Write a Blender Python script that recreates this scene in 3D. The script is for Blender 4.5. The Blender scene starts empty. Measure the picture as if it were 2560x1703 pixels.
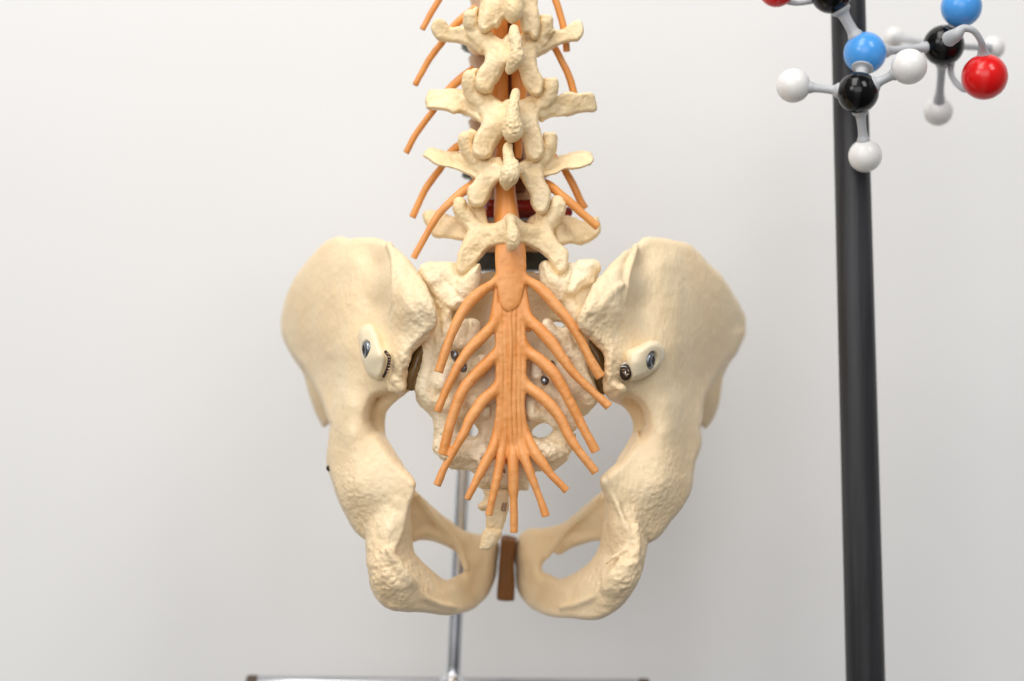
import bpy, math, random
import numpy as np
from mathutils import Vector, Matrix
C = bpy.context.scene
random.seed(7)
# ------------------------------------------------------------------ camera, world, lights, exposure
S = 0.62/2560.0            # metres per photo pixel in the plane of focus
DN = 1.0/S                 # camera distance in the same units
CAMZ = 1.25
cam = bpy.data.cameras.new('camera'); co = bpy.data.objects.new('camera', cam); C.collection.objects.link(co)
co.location = (0, 0, CAMZ); co.rotation_euler = (math.pi/2, 0, 0)
cam.sensor_width = 36; cam.lens = 36*1.0/0.62; cam.clip_start = .05; cam.clip_end = 60
cam.dof.use_dof = True; cam.dof.focus_distance = 0.995; cam.dof.aperture_fstop = 2.3
C.camera = co
C.render.resolution_x = 1024; C.render.resolution_y = 681
C.view_settings.view_transform = 'Standard'; C.view_settings.look = 'None'
C.view_settings.exposure = 0.27; C.view_settings.gamma = 1; C.view_settings.use_curve_mapping = False
W = bpy.data.worlds.new('World'); C.world = W; W.use_nodes = True
wn = W.node_tree.nodes; wl = W.node_tree.links; bg = wn['Background']
tc = wn.new('ShaderNodeTexCoord'); sx = wn.new('ShaderNodeSeparateXYZ'); wl.new(tc.outputs['Generated'], sx.inputs[0])
rp = wn.new('ShaderNodeValToRGB')   # a plain room: darker floor, pale walls, white ceiling
rp.color_ramp.elements[0].position = .14; rp.color_ramp.elements[0].color = (.30, .28, .27, 1)
rp.color_ramp.elements[1].position = .50; rp.color_ramp.elements[1].color = (.92, .93, .96, 1)
mr = wn.new('ShaderNodeMapRange'); mr.inputs['From Min'].default_value = -1
wl.new(sx.outputs['Z'], mr.inputs['Value']); wl.new(mr.outputs[0], rp.inputs['Fac'])
# bright window-like band added left of centre for the rod to reflect
xr = wn.new('ShaderNodeValToRGB'); xr.color_ramp.elements[0].position = .0; xr.color_ramp.elements[0].color = (.5, .48, .46, 1)
xr.color_ramp.elements[1].position = 1.; xr.color_ramp.elements[1].color = (.72, .70, .67, 1)
e_ = xr.color_ramp.elements.new(.24); e_.color = (1.1, 1.08, 1.05, 1); e_ = xr.color_ramp.elements.new(.30); e_.color = (2.5, 2.45, 2.4, 1); e_ = xr.color_ramp.elements.new(.48); e_.color = (2.3, 2.25, 2.2, 1); e_ = xr.color_ramp.elements.new(.54); e_.color = (.34, .38, .46, 1)
mx_ = wn.new('ShaderNodeMapRange'); mx_.inputs['From Min'].default_value = -1; wl.new(sx.outputs['X'], mx_.inputs['Value']); wl.new(mx_.outputs[0], xr.inputs['Fac'])
ml = wn.new('ShaderNodeMix'); ml.data_type = 'RGBA'; ml.blend_type = 'MULTIPLY'; ml.inputs['Factor'].default_value = 1; ml.clamp_result = False
wl.new(rp.outputs[0], ml.inputs['A']); wl.new(xr.outputs[0], ml.inputs['B']); wl.new(ml.outputs['Result'], bg.inputs['Color'])
bg.inputs['Strength'].default_value = 0.30

def area(name, loc, target, sxy, power, col):
    l = bpy.data.lights.new(name, 'AREA'); l.shape = 'RECTANGLE'; l.size, l.size_y = sxy; l.energy = power; l.color = col
    o = bpy.data.objects.new(name, l); C.collection.objects.link(o); o.location = loc
    o.rotation_euler = (Vector(target)-Vector(loc)).to_track_quat('-Z', 'Y').to_euler()
    return o
area('ceiling_panel_light', (-.35, .35, CAMZ+1.35), (0, 1.0, CAMZ), (.6, 1.2), 11.0, (1, .965, .92))
area('ceiling_panel_light', (.95, -.3, CAMZ+1.4), (.1, 1.0, CAMZ), (.6, .9), 10.0, (1, .985, .965))
area('window_light', (-1.5, -.6, CAMZ+.9), (0, 1.0, CAMZ), (.8, .8), 9.0, (1, .975, .94))

area('front_fill_light', (-.35, -1.3, CAMZ+.55), (0, 1.0, CAMZ-.05), (1.8, 1.1), 10.0, (1, .985, .96))  # soft fill added behind the camera to lift the frontal light

# ------------------------------------------------------------------ helpers
REG = {'A': (1000, 0, 4.238), 'B': (1000, 300, 3.92), 'C': (680, 560, 2.903), 'D': (1280, 560, 2.903),
       'E': (1000, 620, 3.136), 'F': (780, 1050, 2.959), 'G': (1260, 1050, 2.959), 'H': (1860, 0, 3.367),
       'I': (1050, 1050, 3.92), 'J': (1000, 0, 2.24), 'N': (0, 0, 1.0)}
def P(reg, x, y, w=0., r=10.):
    x0, y0, s = REG[reg]; k = 1-w/DN
    return (1280+(x0+x/s-1280)*k, 851.5+(y0+y/s-851.5)*k, w, r/s*k)
def chainpts(reg, pts):
    return [P(reg, *p) for p in pts]
def to_world(v):
    v = np.asarray(v, dtype=np.float64)
    return np.stack([(v[:, 0]-1280)*S, 1.0-v[:, 2]*S, CAMZ-(v[:, 1]-851.5)*S], 1)
def catmull(pts, n=4, closed=False):
    p = np.array(pts, float); N = len(p); out = []
    rng = range(N) if closed else range(N-1)
    for i in rng:
        a = p[(i-1) % N] if closed or i > 0 else 2*p[0]-p[1]
        b = p[i]; c = p[(i+1) % N]
        d = p[(i+2) % N] if closed or i+2 < N else 2*p[-1]-p[-2]
        for j in range(n):
            t = j/n
            out.append(.5*((2*b)+(-a+c)*t+(2*a-5*b+4*c-d)*t*t+(-a+3*b-3*c+d)*t**3))
    if not closed: out.append(p[-1])
    return np.array(out)
class TPS:
    def __init__(s, pts, reg=None, smooth=8.0):
        p = np.array([(q[0], q[1]) for q in pts], float); v = np.array([q[2] for q in pts], float)
        s.p = p; n = len(p); d = np.linalg.norm(p[:, None]-p[None], axis=2)/100
        K = np.where(d > 0, d*d*np.log(d+1e-9), 0)+np.eye(n)*smooth*1e-3
        Q = np.hstack([np.ones((n, 1)), p/100]); M = np.zeros((n+3, n+3)); M[:n, :n] = K; M[:n, n:] = Q; M[n:, :n] = Q.T
        s.c = np.linalg.lstsq(M, np.concatenate([v, np.zeros(3)]), rcond=1e-9)[0]; s.lo = v.min()-40; s.hi = v.max()+40
    def __call__(s, x, y):
        sh = np.shape(x); x = np.ravel(x); y = np.ravel(y)
        d = np.hypot(x[:, None]-s.p[:, 0], y[:, None]-s.p[:, 1])/100
        K = np.where(d > 0, d*d*np.log(d+1e-9), 0); n = len(s.p)
        r = K@s.c[:n]+s.c[n]+s.c[n+1]*x/100+s.c[n+2]*y/100
        return np.clip(r, s.lo, s.hi).reshape(sh)
def polysdf(poly, X, Y):
    d = np.full(X.shape, 1e9); ins = np.zeros(X.shape, bool); n = len(poly)
    for i in range(n):
        ax, ay = poly[i]; bx, by = poly[(i+1) % n]
        ex, ey = bx-ax, by-ay; wx, wy = X-ax, Y-ay
        t = np.clip((wx*ex+wy*ey)/(ex*ex+ey*ey+1e-9), 0, 1)
        d = np.minimum(d, (wx-ex*t)**2+(wy-ey*t)**2)
        c = (ay > Y) != (by > Y)
        if abs(by-ay) > 1e-9: ins ^= c & (X < (bx-ax)*(Y-ay)/(by-ay)+ax)
    d = np.sqrt(d)
    return np.where(ins, -d, d)
def hsh(ix, iy, iz, seed):
    h = (ix*374761393+iy*668265263+iz*2147483647+seed*1274126177) & 0xffffffff
    h = ((h ^ (h >> 13))*1274126177) & 0xffffffff
    return ((h ^ (h >> 16)) & 0xffff)/32767.5-1
def vnoise(p, scale, seed=0):
    q = p/scale; i = np.floor(q).astype(np.int64); f = q-i; f = f*f*f*(f*(f*6-15)+10); r = 0
    for dx in (0, 1):
        for dy in (0, 1):
            for dz in (0, 1):
                wgt = (f[:, 0] if dx else 1-f[:, 0])*(f[:, 1] if dy else 1-f[:, 1])*(f[:, 2] if dz else 1-f[:, 2])
                r = r+wgt*hsh(i[:, 0]+dx, i[:, 1]+dy, i[:, 2]+dz, seed)
    return r
def fbm(p, scale, octv=3, seed=0):
    r = 0; a = 1
    for k in range(octv): r = r+a*vnoise(p+k*37.1, scale, seed+k); scale *= .5; a *= .55
    return r
class Field:
    """implicit solid sampled on a grid; smooth unions and cuts of tapered limbs and curved plates"""
    def __init__(s, lo, hi, h):
        s.lo = np.array(lo, float); s.h = h; s.n = np.ceil((np.array(hi)-s.lo)/h).astype(int)+1
        s.f = np.full(s.n, 60., np.float32)
        s.ax = [s.lo[i]+np.arange(s.n[i])*h for i in range(3)]
    def win(s, lo, hi):
        a = np.clip(np.floor((np.array(lo)-s.lo)/s.h).astype(int), 0, s.n-1); b = np.clip(np.ceil((np.array(hi)-s.lo)/s.h).astype(int)+1, 1, s.n)
        return tuple(slice(a[i], max(b[i], a[i]+1)) for i in range(3))
    def put(s, w, d, k, sub):
        a = s.f[w]
        if sub: a = -a
        hh = np.clip(.5+.5*(a-d)/k, 0, 1); r = a*(1-hh)+d*hh-k*hh*(1-hh)
        s.f[w] = -r if sub else r
    def chain(s, pts, k=8, fz=1., sub=False, n=3):
        q = catmull(pts, n) if len(pts) > 2 else np.array(pts, float)
        if len(q) == 1: q = np.array([q[0], q[0]+np.array([0, .01, 0, 0])])
        m = q[:, 3].max()*max(1, fz)+k+6
        w = s.win(q[:, :3].min(0)-m, q[:, :3].max(0)+m)
        X = s.ax[0][w[0]][:, None, None].astype(np.float32); Y = s.ax[1][w[1]][None, :, None].astype(np.float32); Z = s.ax[2][w[2]][None, None, :].astype(np.float32)
        d = None
        for a, b in zip(q[:-1], q[1:]):
            e = b-a; e2 = e[2]/fz; L = e[0]**2+e[1]**2+e2**2+1e-9
            t = np.clip(((X-a[0])*e[0]+(Y-a[1])*e[1]+(Z-a[2])/fz*e2)/L, 0, 1)
            dd = np.sqrt((X-a[0]-t*e[0])**2+(Y-a[1]-t*e[1])**2+((Z-a[2])/fz-t*e2)**2)-(a[3]+t*e[3])
            d = dd if d is None else np.minimum(d, dd)
        s.put(w, d.astype(np.float32), k, sub)
    def slab(s, poly, wf, T, R=20., k=8, holes=(), sub=False, n=3, straight=False):
        """plate with outline poly (u,v), front face depth wf(u,v), half thickness T(u,v), edge radius R"""
        q = np.array(poly, float)[:, :2] if straight else catmull(np.array(poly, float)[:, :2], n, True)
        X2, Y2 = np.meshgrid(s.ax[0], s.ax[1], indexing='ij')
        d2 = polysdf(q, X2, Y2)
        for h_ in holes: d2 = np.maximum(d2, -polysdf(catmull(np.array(h_, float)[:, :2], n, True), X2, Y2))
        T2 = np.maximum(T(X2, Y2), 6) if callable(T) else np.full(X2.shape, float(T))
        F2 = wf(X2, Y2) if callable(wf) else np.full(X2.shape, float(wf))
        gx, gy = np.gradient(F2, s.h); sl = 1/np.sqrt(1+np.minimum(gx*gx+gy*gy, 9))
        W0 = F2-T2; a = np.maximum(R+d2, 0)/R
        Rm = np.minimum(R, T2)
        msk = d2 < 40; ii = np.where(msk.any(1))[0]; jj = np.where(msk.any(0))[0]
        i0, i1, j0, j1 = ii[0], ii[-1]+1, jj[0], jj[-1]+1
        Z = s.ax[2][None, None, :].astype(np.float32)
        b = np.abs(Z-W0[i0:i1, j0:j1, None].astype(np.float32))/T2[i0:i1, j0:j1, None].astype(np.float32)
        aa = a[i0:i1, j0:j1, None].astype(np.float32)
        d = np.sqrt(aa*aa+b*b)-1
        d = d*np.where(aa > .7, Rm[i0:i1, j0:j1, None], (T2*sl)[i0:i1, j0:j1, None])
        s.put((slice(i0, i1), slice(j0, j1), slice(None)), np.clip(d, -60, 60).astype(np.float32), k, sub)
    def mesh(s):
        f = s.f; f[0] = 9; f[-1] = 9; f[:, 0] = 9; f[:, -1] = 9; f[:, :, 0] = 9; f[:, :, -1] = 9
        I = f < 0; n = np.array(f.shape)-1
        cnt = np.zeros(n, np.int8)
        for dx in (0, 1):
            for dy in (0, 1):
                for dz in (0, 1): cnt += I[dx:n[0]+dx, dy:n[1]+dy, dz:n[2]+dz]
        act = (cnt > 0) & (cnt < 8); idx = np.argwhere(act); ids = np.full(n, -1, np.int64); ids[act] = np.arange(len(idx))
        cor = {}
        for dx in (0, 1):
            for dy in (0, 1):
                for dz in (0, 1): cor[dx, dy, dz] = f[idx[:, 0]+dx, idx[:, 1]+dy, idx[:, 2]+dz]
        acc = np.zeros((len(idx), 3)); num = np.zeros(len(idx))
        for a in cor:
            for ax in range(3):
                if a[ax] == 0:
                    b = list(a); b[ax] = 1; fa = cor[a]; fb = cor[tuple(b)]
                    m = (fa < 0) != (fb < 0); t = fa[m]/(fa[m]-fb[m])
                    pt = np.tile(np.array(a, float), (m.sum(), 1)); pt[:, ax] = t
                    acc[m] += pt; num[m] += 1
        v = s.lo+(idx+acc/num[:, None])*s.h
        quads = []
        for ax in range(3):
            sl0 = [slice(None)]*3; sl1 = [slice(None)]*3; sl0[ax] = slice(0, -1); sl1[ax] = slice(1, None)
            A = I[tuple(sl0)]; B = I[tuple(sl1)]; o1, o2 = [(1, 2), (2, 0), (0, 1)][ax]
            for flip, M in ((False, A & ~B), (True, B & ~A)):
                e = np.argwhere(M); e = e[(e[:, o1] > 0) & (e[:, o2] > 0)]
                c = []
                for u_, v_ in ((-1, -1), (0, -1), (0, 0), (-1, 0)):
                    g = e.copy(); g[:, o1] += u_; g[:, o2] += v_; c.append(ids[g[:, 0], g[:, 1], g[:, 2]])
                qd = np.stack(c, 1)
                quads.append(qd[:, ::-1] if flip else qd)
        return v, np.concatenate(quads)
def smooth(v, q, it=2, lam=.5):
    e = np.concatenate([q[:, [0, 1]], q[:, [1, 2]], q[:, [2, 3]], q[:, [3, 0]]]); n = len(v)
    for _ in range(it):
        a = np.zeros((n, 3)); c = np.zeros(n)
        for k in range(3):
            a[:, k] = np.bincount(e[:, 0], v[e[:, 1], k], n)+np.bincount(e[:, 1], v[e[:, 0], k], n)
        c = np.bincount(e[:, 0], minlength=n)+np.bincount(e[:, 1], minlength=n)
        v = v+lam*(a/c[:, None]-v)
    return v
def vnormals(v, q):
    fn = np.cross(v[q[:, 2]]-v[q[:, 0]], v[q[:, 3]]-v[q[:, 1]]); n = np.zeros_like(v)
    for k in range(4):
        for j in range(3): n[:, j] += np.bincount(q[:, k], fn[:, j], len(v))
    return n/(np.linalg.norm(n, axis=1)[:, None]+1e-12)
def link(name, vw, faces, mat, parent=None, normals=None, flat=False):
    """ONE mesh object from world-space vertices, origin at its centre"""
    c = (vw.min(0)+vw.max(0))/2
    me = bpy.data.meshes.new(name); me.from_pydata((vw-c).tolist(), [], faces.tolist() if hasattr(faces, 'tolist') else faces)
    me.polygons.foreach_set('use_smooth', [not flat]*len(me.polygons)); me.update()
    if normals is not None: me.normals_split_custom_set_from_vertices(normals.tolist())
    me.materials.append(mat); o = bpy.data.objects.new(name, me); C.collection.objects.link(o)
    if parent is None: o.location = c
    else:
        o.parent = parent
        base = Vector((0, 0, 0)); q = parent
        while q is not None: base += q.location; q = q.parent
        o.location = Vector(c)-base
    return o
def thing(name, label, cat, loc, group=None):
    o = bpy.data.objects.new(name, None); C.collection.objects.link(o); o.empty_display_size = .02
    o.location = loc; o['label'] = label; o['category'] = cat
    if group: o['group'] = group
    return o
def field_obj(name, F, mat, parent, amp=None, it=2):
    v, q = F.mesh(); v = smooth(v, q, it)
    if amp is not None: v = v+vnormals(v, q)*amp(v)[:, None]
    return link(name, to_world(v), q[:, ::-1] if FLIP else q, mat, parent)
FLIP = True
def bone_amp(v, fine=1.0, big=1.6, mask=None):
    a = big*fbm(v, 46, 3, 3)+fine*fbm(v, 11, 2, 11)
    if mask is not None: a = a+mask(v)
    return a
def tube(pts, n=20, sub=5, cap=True, capr=.25):
    """tapered tube along (u,v,w,r) points with slightly rounded cut ends; returns verts, faces"""
    q = catmull(pts, sub) if len(pts) > 2 else np.array([np.array(pts[0])*(1-t)+np.array(pts[1])*t for t in np.linspace(0, 1, 6)])
    q = list(q); r0 = q[0][3]; r1 = q[-1][3]
    d0 = (q[1]-q[0])[:3]; d0 /= np.linalg.norm(d0)+1e-9; d1 = (q[-1]-q[-2])[:3]; d1 /= np.linalg.norm(d1)+1e-9
    if cap:
        def mk(p, d, r, off): x = p.copy(); x[:3] = p[:3]+d*off; x[3] = r; return x
        b = capr
        q = [mk(q[0], -d0, r0*.02, r0*b), mk(q[0], -d0, r0*(1-b), r0*b), mk(q[0], -d0, r0*(1-b*.35), r0*b*.7)]+q+[mk(q[-1], d1, r1*(1-b*.35), r1*b*.7), mk(q[-1], d1, r1*(1-b), r1*b), mk(q[-1], d1, r1*.02, r1*b)]
    q = np.array(q); m = len(q); V = []; up = np.array([.13, .21, 1.])
    ds = [d0]*3+[None]*(m-6)+[d1]*3 if cap else [None]*m
    for i in range(m):
        d = ds[i]
        if d is None: d = (q[min(i+1, m-1)]-q[max(i-1, 0)])[:3]; d = d/(np.linalg.norm(d)+1e-9)
        a = np.cross(d, up); a /= np.linalg.norm(a)+1e-9; b2 = np.cross(d, a)
        for k in range(n):
            t = 2*math.pi*k/n; V.append(q[i, :3]+(a*math.cos(t)+b2*math.sin(t))*q[i, 3])
    Fc = [(i*n+k, i*n+(k+1) % n, (i+1)*n+(k+1) % n, (i+1)*n+k) for i in range(m-1) for k in range(n)]
    Fc += [tuple(range(n))[::-1], tuple((m-1)*n+k for k in range(n))]
    return np.array(V), Fc
def sphere(c, r, seg=40, rings=24):
    V = []; Fc = []
    for i in range(rings+1):
        th = math.pi*i/rings
        for k in range(seg):
            ph = 2*math.pi*k/seg; V.append((c[0]+r*math.sin(th)*math.cos(ph), c[1]+r*math.cos(th), c[2]+r*math.sin(th)*math.sin(ph)))
    for i in range(rings):
        for k in range(seg): Fc.append((i*seg+k, i*seg+(k+1) % seg, (i+1)*seg+(k+1) % seg, (i+1)*seg+k))
    return np.array(V), Fc
def merge(*vf):
    V = []; Fc = []; o = 0
    for v, f in vf: V.append(np.asarray(v)); Fc += [tuple(i+o for i in t) for t in f]; o += len(v)
    return np.concatenate(V), Fc
def fixn(o):
    import bmesh
    b = bmesh.new(); b.from_mesh(o.data); bmesh.ops.remove_doubles(b, verts=b.verts, dist=1e-7)
    bmesh.ops.recalc_face_normals(b, faces=b.faces); b.to_mesh(o.data); b.free(); return o
def part(name, vf, mat, parent, flat=False):
    return fixn(link(name, to_world(vf[0]), vf[1], mat, parent, flat=flat))

# ------------------------------------------------------------------ materials
def mat(name, col, rough=.5, col2=None, nscale=60, bump=0., bscale=300, metal=0., sss=0., stain=None, spec=.5, coat=0., streak=None):
    m = bpy.data.materials.new(name); m.use_nodes = True; n = m.node_tree.nodes; l = m.node_tree.links; b = n['Principled BSDF']
    b.inputs['Roughness'].default_value = rough; b.inputs['Metallic'].default_value = metal
    b.inputs['Specular IOR Level'].default_value = spec; b.inputs['Coat Weight'].default_value = coat; b.inputs['Coat Roughness'].default_value = .08
    t = n.new('ShaderNodeTexCoord'); pos = n.new('ShaderNodeNewGeometry').outputs['Position']
    mp = n.new('ShaderNodeMapping'); l.new(pos, mp.inputs[0])
    if streak: mp.inputs['Scale'].default_value = streak
    nz = n.new('ShaderNodeTexNoise'); nz.inputs['Scale'].default_value = nscale; nz.inputs['Detail'].default_value = 6; l.new(mp.outputs[0], nz.inputs['Vector'])
    mx = n.new('ShaderNodeMix'); mx.data_type = 'RGBA'; mx.inputs['A'].default_value = (*col, 1); mx.inputs['B'].default_value = (*(col2 or col), 1)
    r = n.new('ShaderNodeMapRange'); r.inputs['From Min'].default_value = .35; r.inputs['From Max'].default_value = .68; l.new(nz.outputs['Fac'], r.inputs['Value'])
    l.new(r.outputs[0], mx.inputs['Factor']); out = mx.outputs['Result']
    if stain:
        sc, amt, scol = stain
        n2 = n.new('ShaderNodeTexNoise'); n2.inputs['Scale'].default_value = sc; n2.inputs['Detail'].default_value = 4; n2.inputs['Roughness'].default_value = .7; l.new(pos, n2.inputs['Vector'])
        r2 = n.new('ShaderNodeMapRange'); r2.inputs['From Min'].default_value = .60; r2.inputs['From Max'].default_value = .72; r2.inputs['To Max'].default_value = amt; l.new(n2.outputs['Fac'], r2.inputs['Value'])
        m2 = n.new('ShaderNodeMix'); m2.data_type = 'RGBA'; l.new(out, m2.inputs['A']); m2.inputs['B'].default_value = (*scol, 1); l.new(r2.outputs[0], m2.inputs['Factor']); out = m2.outputs['Result']
    l.new(out, b.inputs['Base Color'])
    rr = n.new('ShaderNodeMapRange'); rr.inputs['To Min'].default_value = rough*.85; rr.inputs['To Max'].default_value = min(1, rough*1.2); l.new(nz.outputs['Fac'], rr.inputs['Value']); l.new(rr.outputs[0], b.inputs['Roughness'])
    if bump > 0:
        n3 = n.new('ShaderNodeTexNoise'); n3.inputs['Scale'].default_value = bscale; n3.inputs['Detail'].default_value = 5; l.new(mp.outputs[0], n3.inputs['Vector'])
        bp = n.new('ShaderNodeBump'); bp.inputs['Strength'].default_value = bump; bp.inputs['Distance'].default_value = .001; l.new(n3.outputs['Fac'], bp.inputs['Height']); l.new(bp.outputs[0], b.inputs['Normal'])
    if sss > 0:
        b.inputs['Subsurface Weight'].default_value = sss; b.inputs['Subsurface Radius'].default_value = (1, .75, .5); b.inputs['Subsurface Scale'].default_value = .0022
    return m
BONE = mat('ivory_bone_plastic', (.86, .655, .395), .40, (.88, .715, .475), 35, .45, 420, sss=.06, stain=(120, .35, (.70, .50, .28)), streak=(1, 1, .5))
VBONE = mat('cream_vertebra_plastic', (.89, .675, .38), .38, (.91, .735, .465), 50, .45, 420, sss=.05, stain=(190, .45, (.70, .52, .30)))
SBONE = mat('pale_sacrum_plastic', (.89, .74, .475), .5, (.92, .80, .59), 60, .6, 520, stain=(420, .3, (.62, .44, .26)))
BODY = mat('pinkish_vertebral_body_plastic', (.58, .35, .20), .45, (.68, .47, .31), 50, .2, 400, sss=.2)
NERVE = mat('orange_nerve_rubber', (.76, .30, .075), .40, (.83, .385, .13), 45, .25, 300, sss=.08, stain=(300, .5, (.50, .17, .05)))
NERVE2 = mat('deep_orange_nerve_rubber', (.74, .29, .06), .42, (.80, .35, .09), 70, .1, 260, sss=.15)
DISC = mat('dark_disc_rubber', (.015, .015, .015), .5, (.03, .035, .03), 80)
GDISC = mat('green_grey_disc_rubber', (.06, .075, .05), .45, (.10, .11, .08), 80)
RED = mat('red_disc_rubber', (.20, .004, .002), .25, (.26, .008, .005), 80)
BROWN = mat('brown_symphysis_rubber', (.15, .052, .002), .6, (.18, .062, .003), 90, .1, 300)
AMBER = mat('amber_joint_rubber', (.13, .075, .02), .2, (.21, .13, .045), 120, .25, 250, sss=.1)
CAP = mat('glossy_cream_cap', (.88, .74, .50), .28, (.90, .78, .56), 60, .05, 300, sss=.12, stain=(300, .15, (.6, .42, .25)))
STEEL = mat('screw_steel', (.20, .22, .24), .3, (.30, .32, .34), 400, .1, 800, metal=1)
CHROME = mat('brushed_chrome', (.78, .80, .84), .2, (.85, .86, .88), 60, .05, 300, metal=1)
RUST = mat('rusty_clip_metal', (.28, .13, .06), .4, (.50, .40, .30), 600, .3, 900, metal=.6)
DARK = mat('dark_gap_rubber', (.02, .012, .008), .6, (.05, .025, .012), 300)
POLE = mat('black_pole_paint', (.012, .012, .013), .45, (.035, .036, .042), 160, .5, 260, streak=(1, 1, .05), spec=.5)
WALL = mat('pale_wall_paint', (.835, .835, .83), .85, (.85, .85, .845), 3, .05, 120)
MBLK = mat('black_glossy_plastic', (.002, .002, .002), .16, (.003, .003, .003), 60, spec=.35)
MBLU = mat('sky_blue_glossy_plastic', (.07, .33, .80), .2, (.08, .35, .82), 60)
MRED = mat('red_glossy_plastic', (.72, .006, .006), .2, (.75, .01, .008), 60)
MWHT = mat('white_glossy_plastic', (.82, .81, .79), .28, (.84, .83, .81), 60)
MGRY = mat('grey_bond_plastic', (.46, .48, .50), .35, (.50, .51, .53), 60)
BARM = mat('worn_grey_bar_metal', (.34, .35, .37), .28, (.46, .47, .49), 25, .05, 400, metal=.9)
CAPB = mat('brown_end_plug', (.06, .03, .015), .5, (.08, .05, .02), 100)

# ------------------------------------------------------------------ the setting
WALLW = -1250
def plane_wall():
    y = 1.0-WALLW*S
    v = np.array([(-4, y, -.2), (4, y, -.2), (4, y, 4), (-4, y, 4), (-4, y+.1, -.2), (4, y+.1, -.2), (4, y+.1, 4), (-4, y+.1, 4)])
    f = [(0, 1, 2, 3), (5, 4, 7, 6), (1, 5, 6, 2), (4, 0, 3, 7), (3, 2, 6, 7), (4, 5, 1, 0)]
    o = fixn(link('wall', v, f, WALL, flat=True)); o['kind'] = 'structure'
plane_wall()

# ------------------------------------------------------------------ display stand
RW = -560
def wpt(reg, x, y, w): return to_world(np.array([P(reg, x, y, w, 1)[:3]]))[0]
stand = thing('display_stand', 'thin chrome rod on a long chrome foot bar behind the pelvis', 'stand', wpt('N', 1132, 1712, RW))
part('upright_rod', tube([P('N', 1192, 640, RW, 18.5), P('N', 1158, 1180, RW, 18.5), P('N', 1133, 1690, RW, 18.5)], 28), CHROME, stand)
part('foot_bar', tube([P('N', 640, 1712, RW, 22), P('N', 1130, 1716, RW, 22), P('N', 1600, 1720, RW, 22)], 28), BARM, stand)
part('hub', tube([P('N', 1134, 1662, RW, 18), P('N', 1133, 1684, RW, 21), P('N', 1132, 1700, RW, 34), P('N', 1132, 1720, RW, 40)], 28, 4), CHROME, stand)
for x0, x1, y in ((622, 641, 1711.5), (1599, 1618, 1720)):
    part('end_plug', tube([P('N', x0, y, RW, 23.5), P('N', x1, y, RW, 23.5)], 28), CAPB, stand)
pole_b = P('N', 2166, 1780, -260, 48)
pole = fixn(link('support_pole', to_world(tube([P('N', 2117, -120, -260, 42.5), P('N', 2142, 851, -260, 46), P('N', 2168, 1860, -260, 49)], 40)[0]),
        tube([P('N', 2117, -120, -260, 42.5), P('N', 2142, 851, -260, 46), P('N', 2168, 1860, -260, 49)], 40)[1], POLE))
pole['label'] = 'scuffed black metal pole rising behind the ball and stick molecule'; pole['category'] = 'pole'

# ------------------------------------------------------------------ molecule
mol = thing('molecule_model', 'plastic ball and stick molecule of black, blue, red and white balls', 'molecule model', wpt('H', 1200, 600, -90))
ATOMS = [('N', MRED, 275, -92, -60, 152), ('b', MBLK, 735, -62, -60, 176), ('n', MBLU, 1018, 448, -85, 178), ('b', MBLK, 960, 780, -30, 174),
         ('w', MWHT, 415, 722, -70, 143), ('w', MWHT, 1390, 562, 20, 150), ('w', MWHT, 1020, 1312, -90, 140), ('w', MWHT, 1262, 318, -640, 86),
         ('b', MBLK, 1680, 384, -150, 172), ('n', MBLU, 1830, 60, -110, 170), ('r', MRED, 2025, 648, -50, 192), ('w', MWHT, 2095, 405, -380, 98), ('w', MWHT, 1635, 938, -330, 122)]
CA = [P('H', a[2], a[3], a[4]-70, a[5]) for a in ATOMS]
for a, c in zip(ATOMS, CA):
    part('atom', sphere(c[:3], c[3]), a[1], mol)
def bond(i, j, r=36, fl=1.9):
    a = np.array(CA[i]); b = np.array(CA[j]); d = (b-a)[:3]; L = np.linalg.norm(d); d /= L
    rr = r/3.367
    s0 = a[3]*.86; s1 = L-b[3]*.86
    mk = lambda t, q: (*(a[:3]+d*t), q)
    seg = s1-s0
    pts = [mk(s0, rr*fl), mk(s0+seg*.10, rr*fl*.95), mk(s0+seg*.22, rr*1.15), mk(s0+seg*.5, rr), mk(s0+seg*.78, rr*1.1), mk(s0+seg*.9, rr*fl*.75), mk(s1, rr*fl*.8)]
    part('bond', tube(pts, 20, 4), MGRY, mol)
for i, j, r in ((1, 2, 46), (2, 3, 50), (3, 4, 36), (3, 5, 38), (3, 6, 38), (2, 8, 34), (8, 9, 46), (8, 12, 36), (8, 7, 34), (8, 11, 30)): bond(i, j, r)
def flex(pts, r=28):
    q = [P('H', x, y, w-70, r_) for x, y, w, r_ in pts]
    part('flexible_bond', tube(q, 18, 6), MGRY, mol)
flex([(1725, 330, -20, 66), (1790, 290, 10, 55), (1850, 240, 15, 34), (1935, 262, 15, 28), (1995, 350, 0, 28), (2010, 430, -25, 42), (2020, 500, -40, 70)])
flex([(1760, 420, -190, 40), (1740, 600, -190, 26), (1780, 690, -170, 26), (1860, 750, -130, 30), (1960, 720, -80, 40)])
flex([(300, -10, -70, 30), (400, 22, -75, 24), (480, 24, -80, 24), (600, -10, -80, 40)])

# ------------------------------------------------------------------ the spine and pelvis model
model = thing('spine_pelvis_model', 'ivory plastic human lumbar spine and pelvis with orange nerves, seen from behind', 'anatomical model', wpt('N', 1200, 1560, -150))

# ---- hip bones
MX = 1270.
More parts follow.
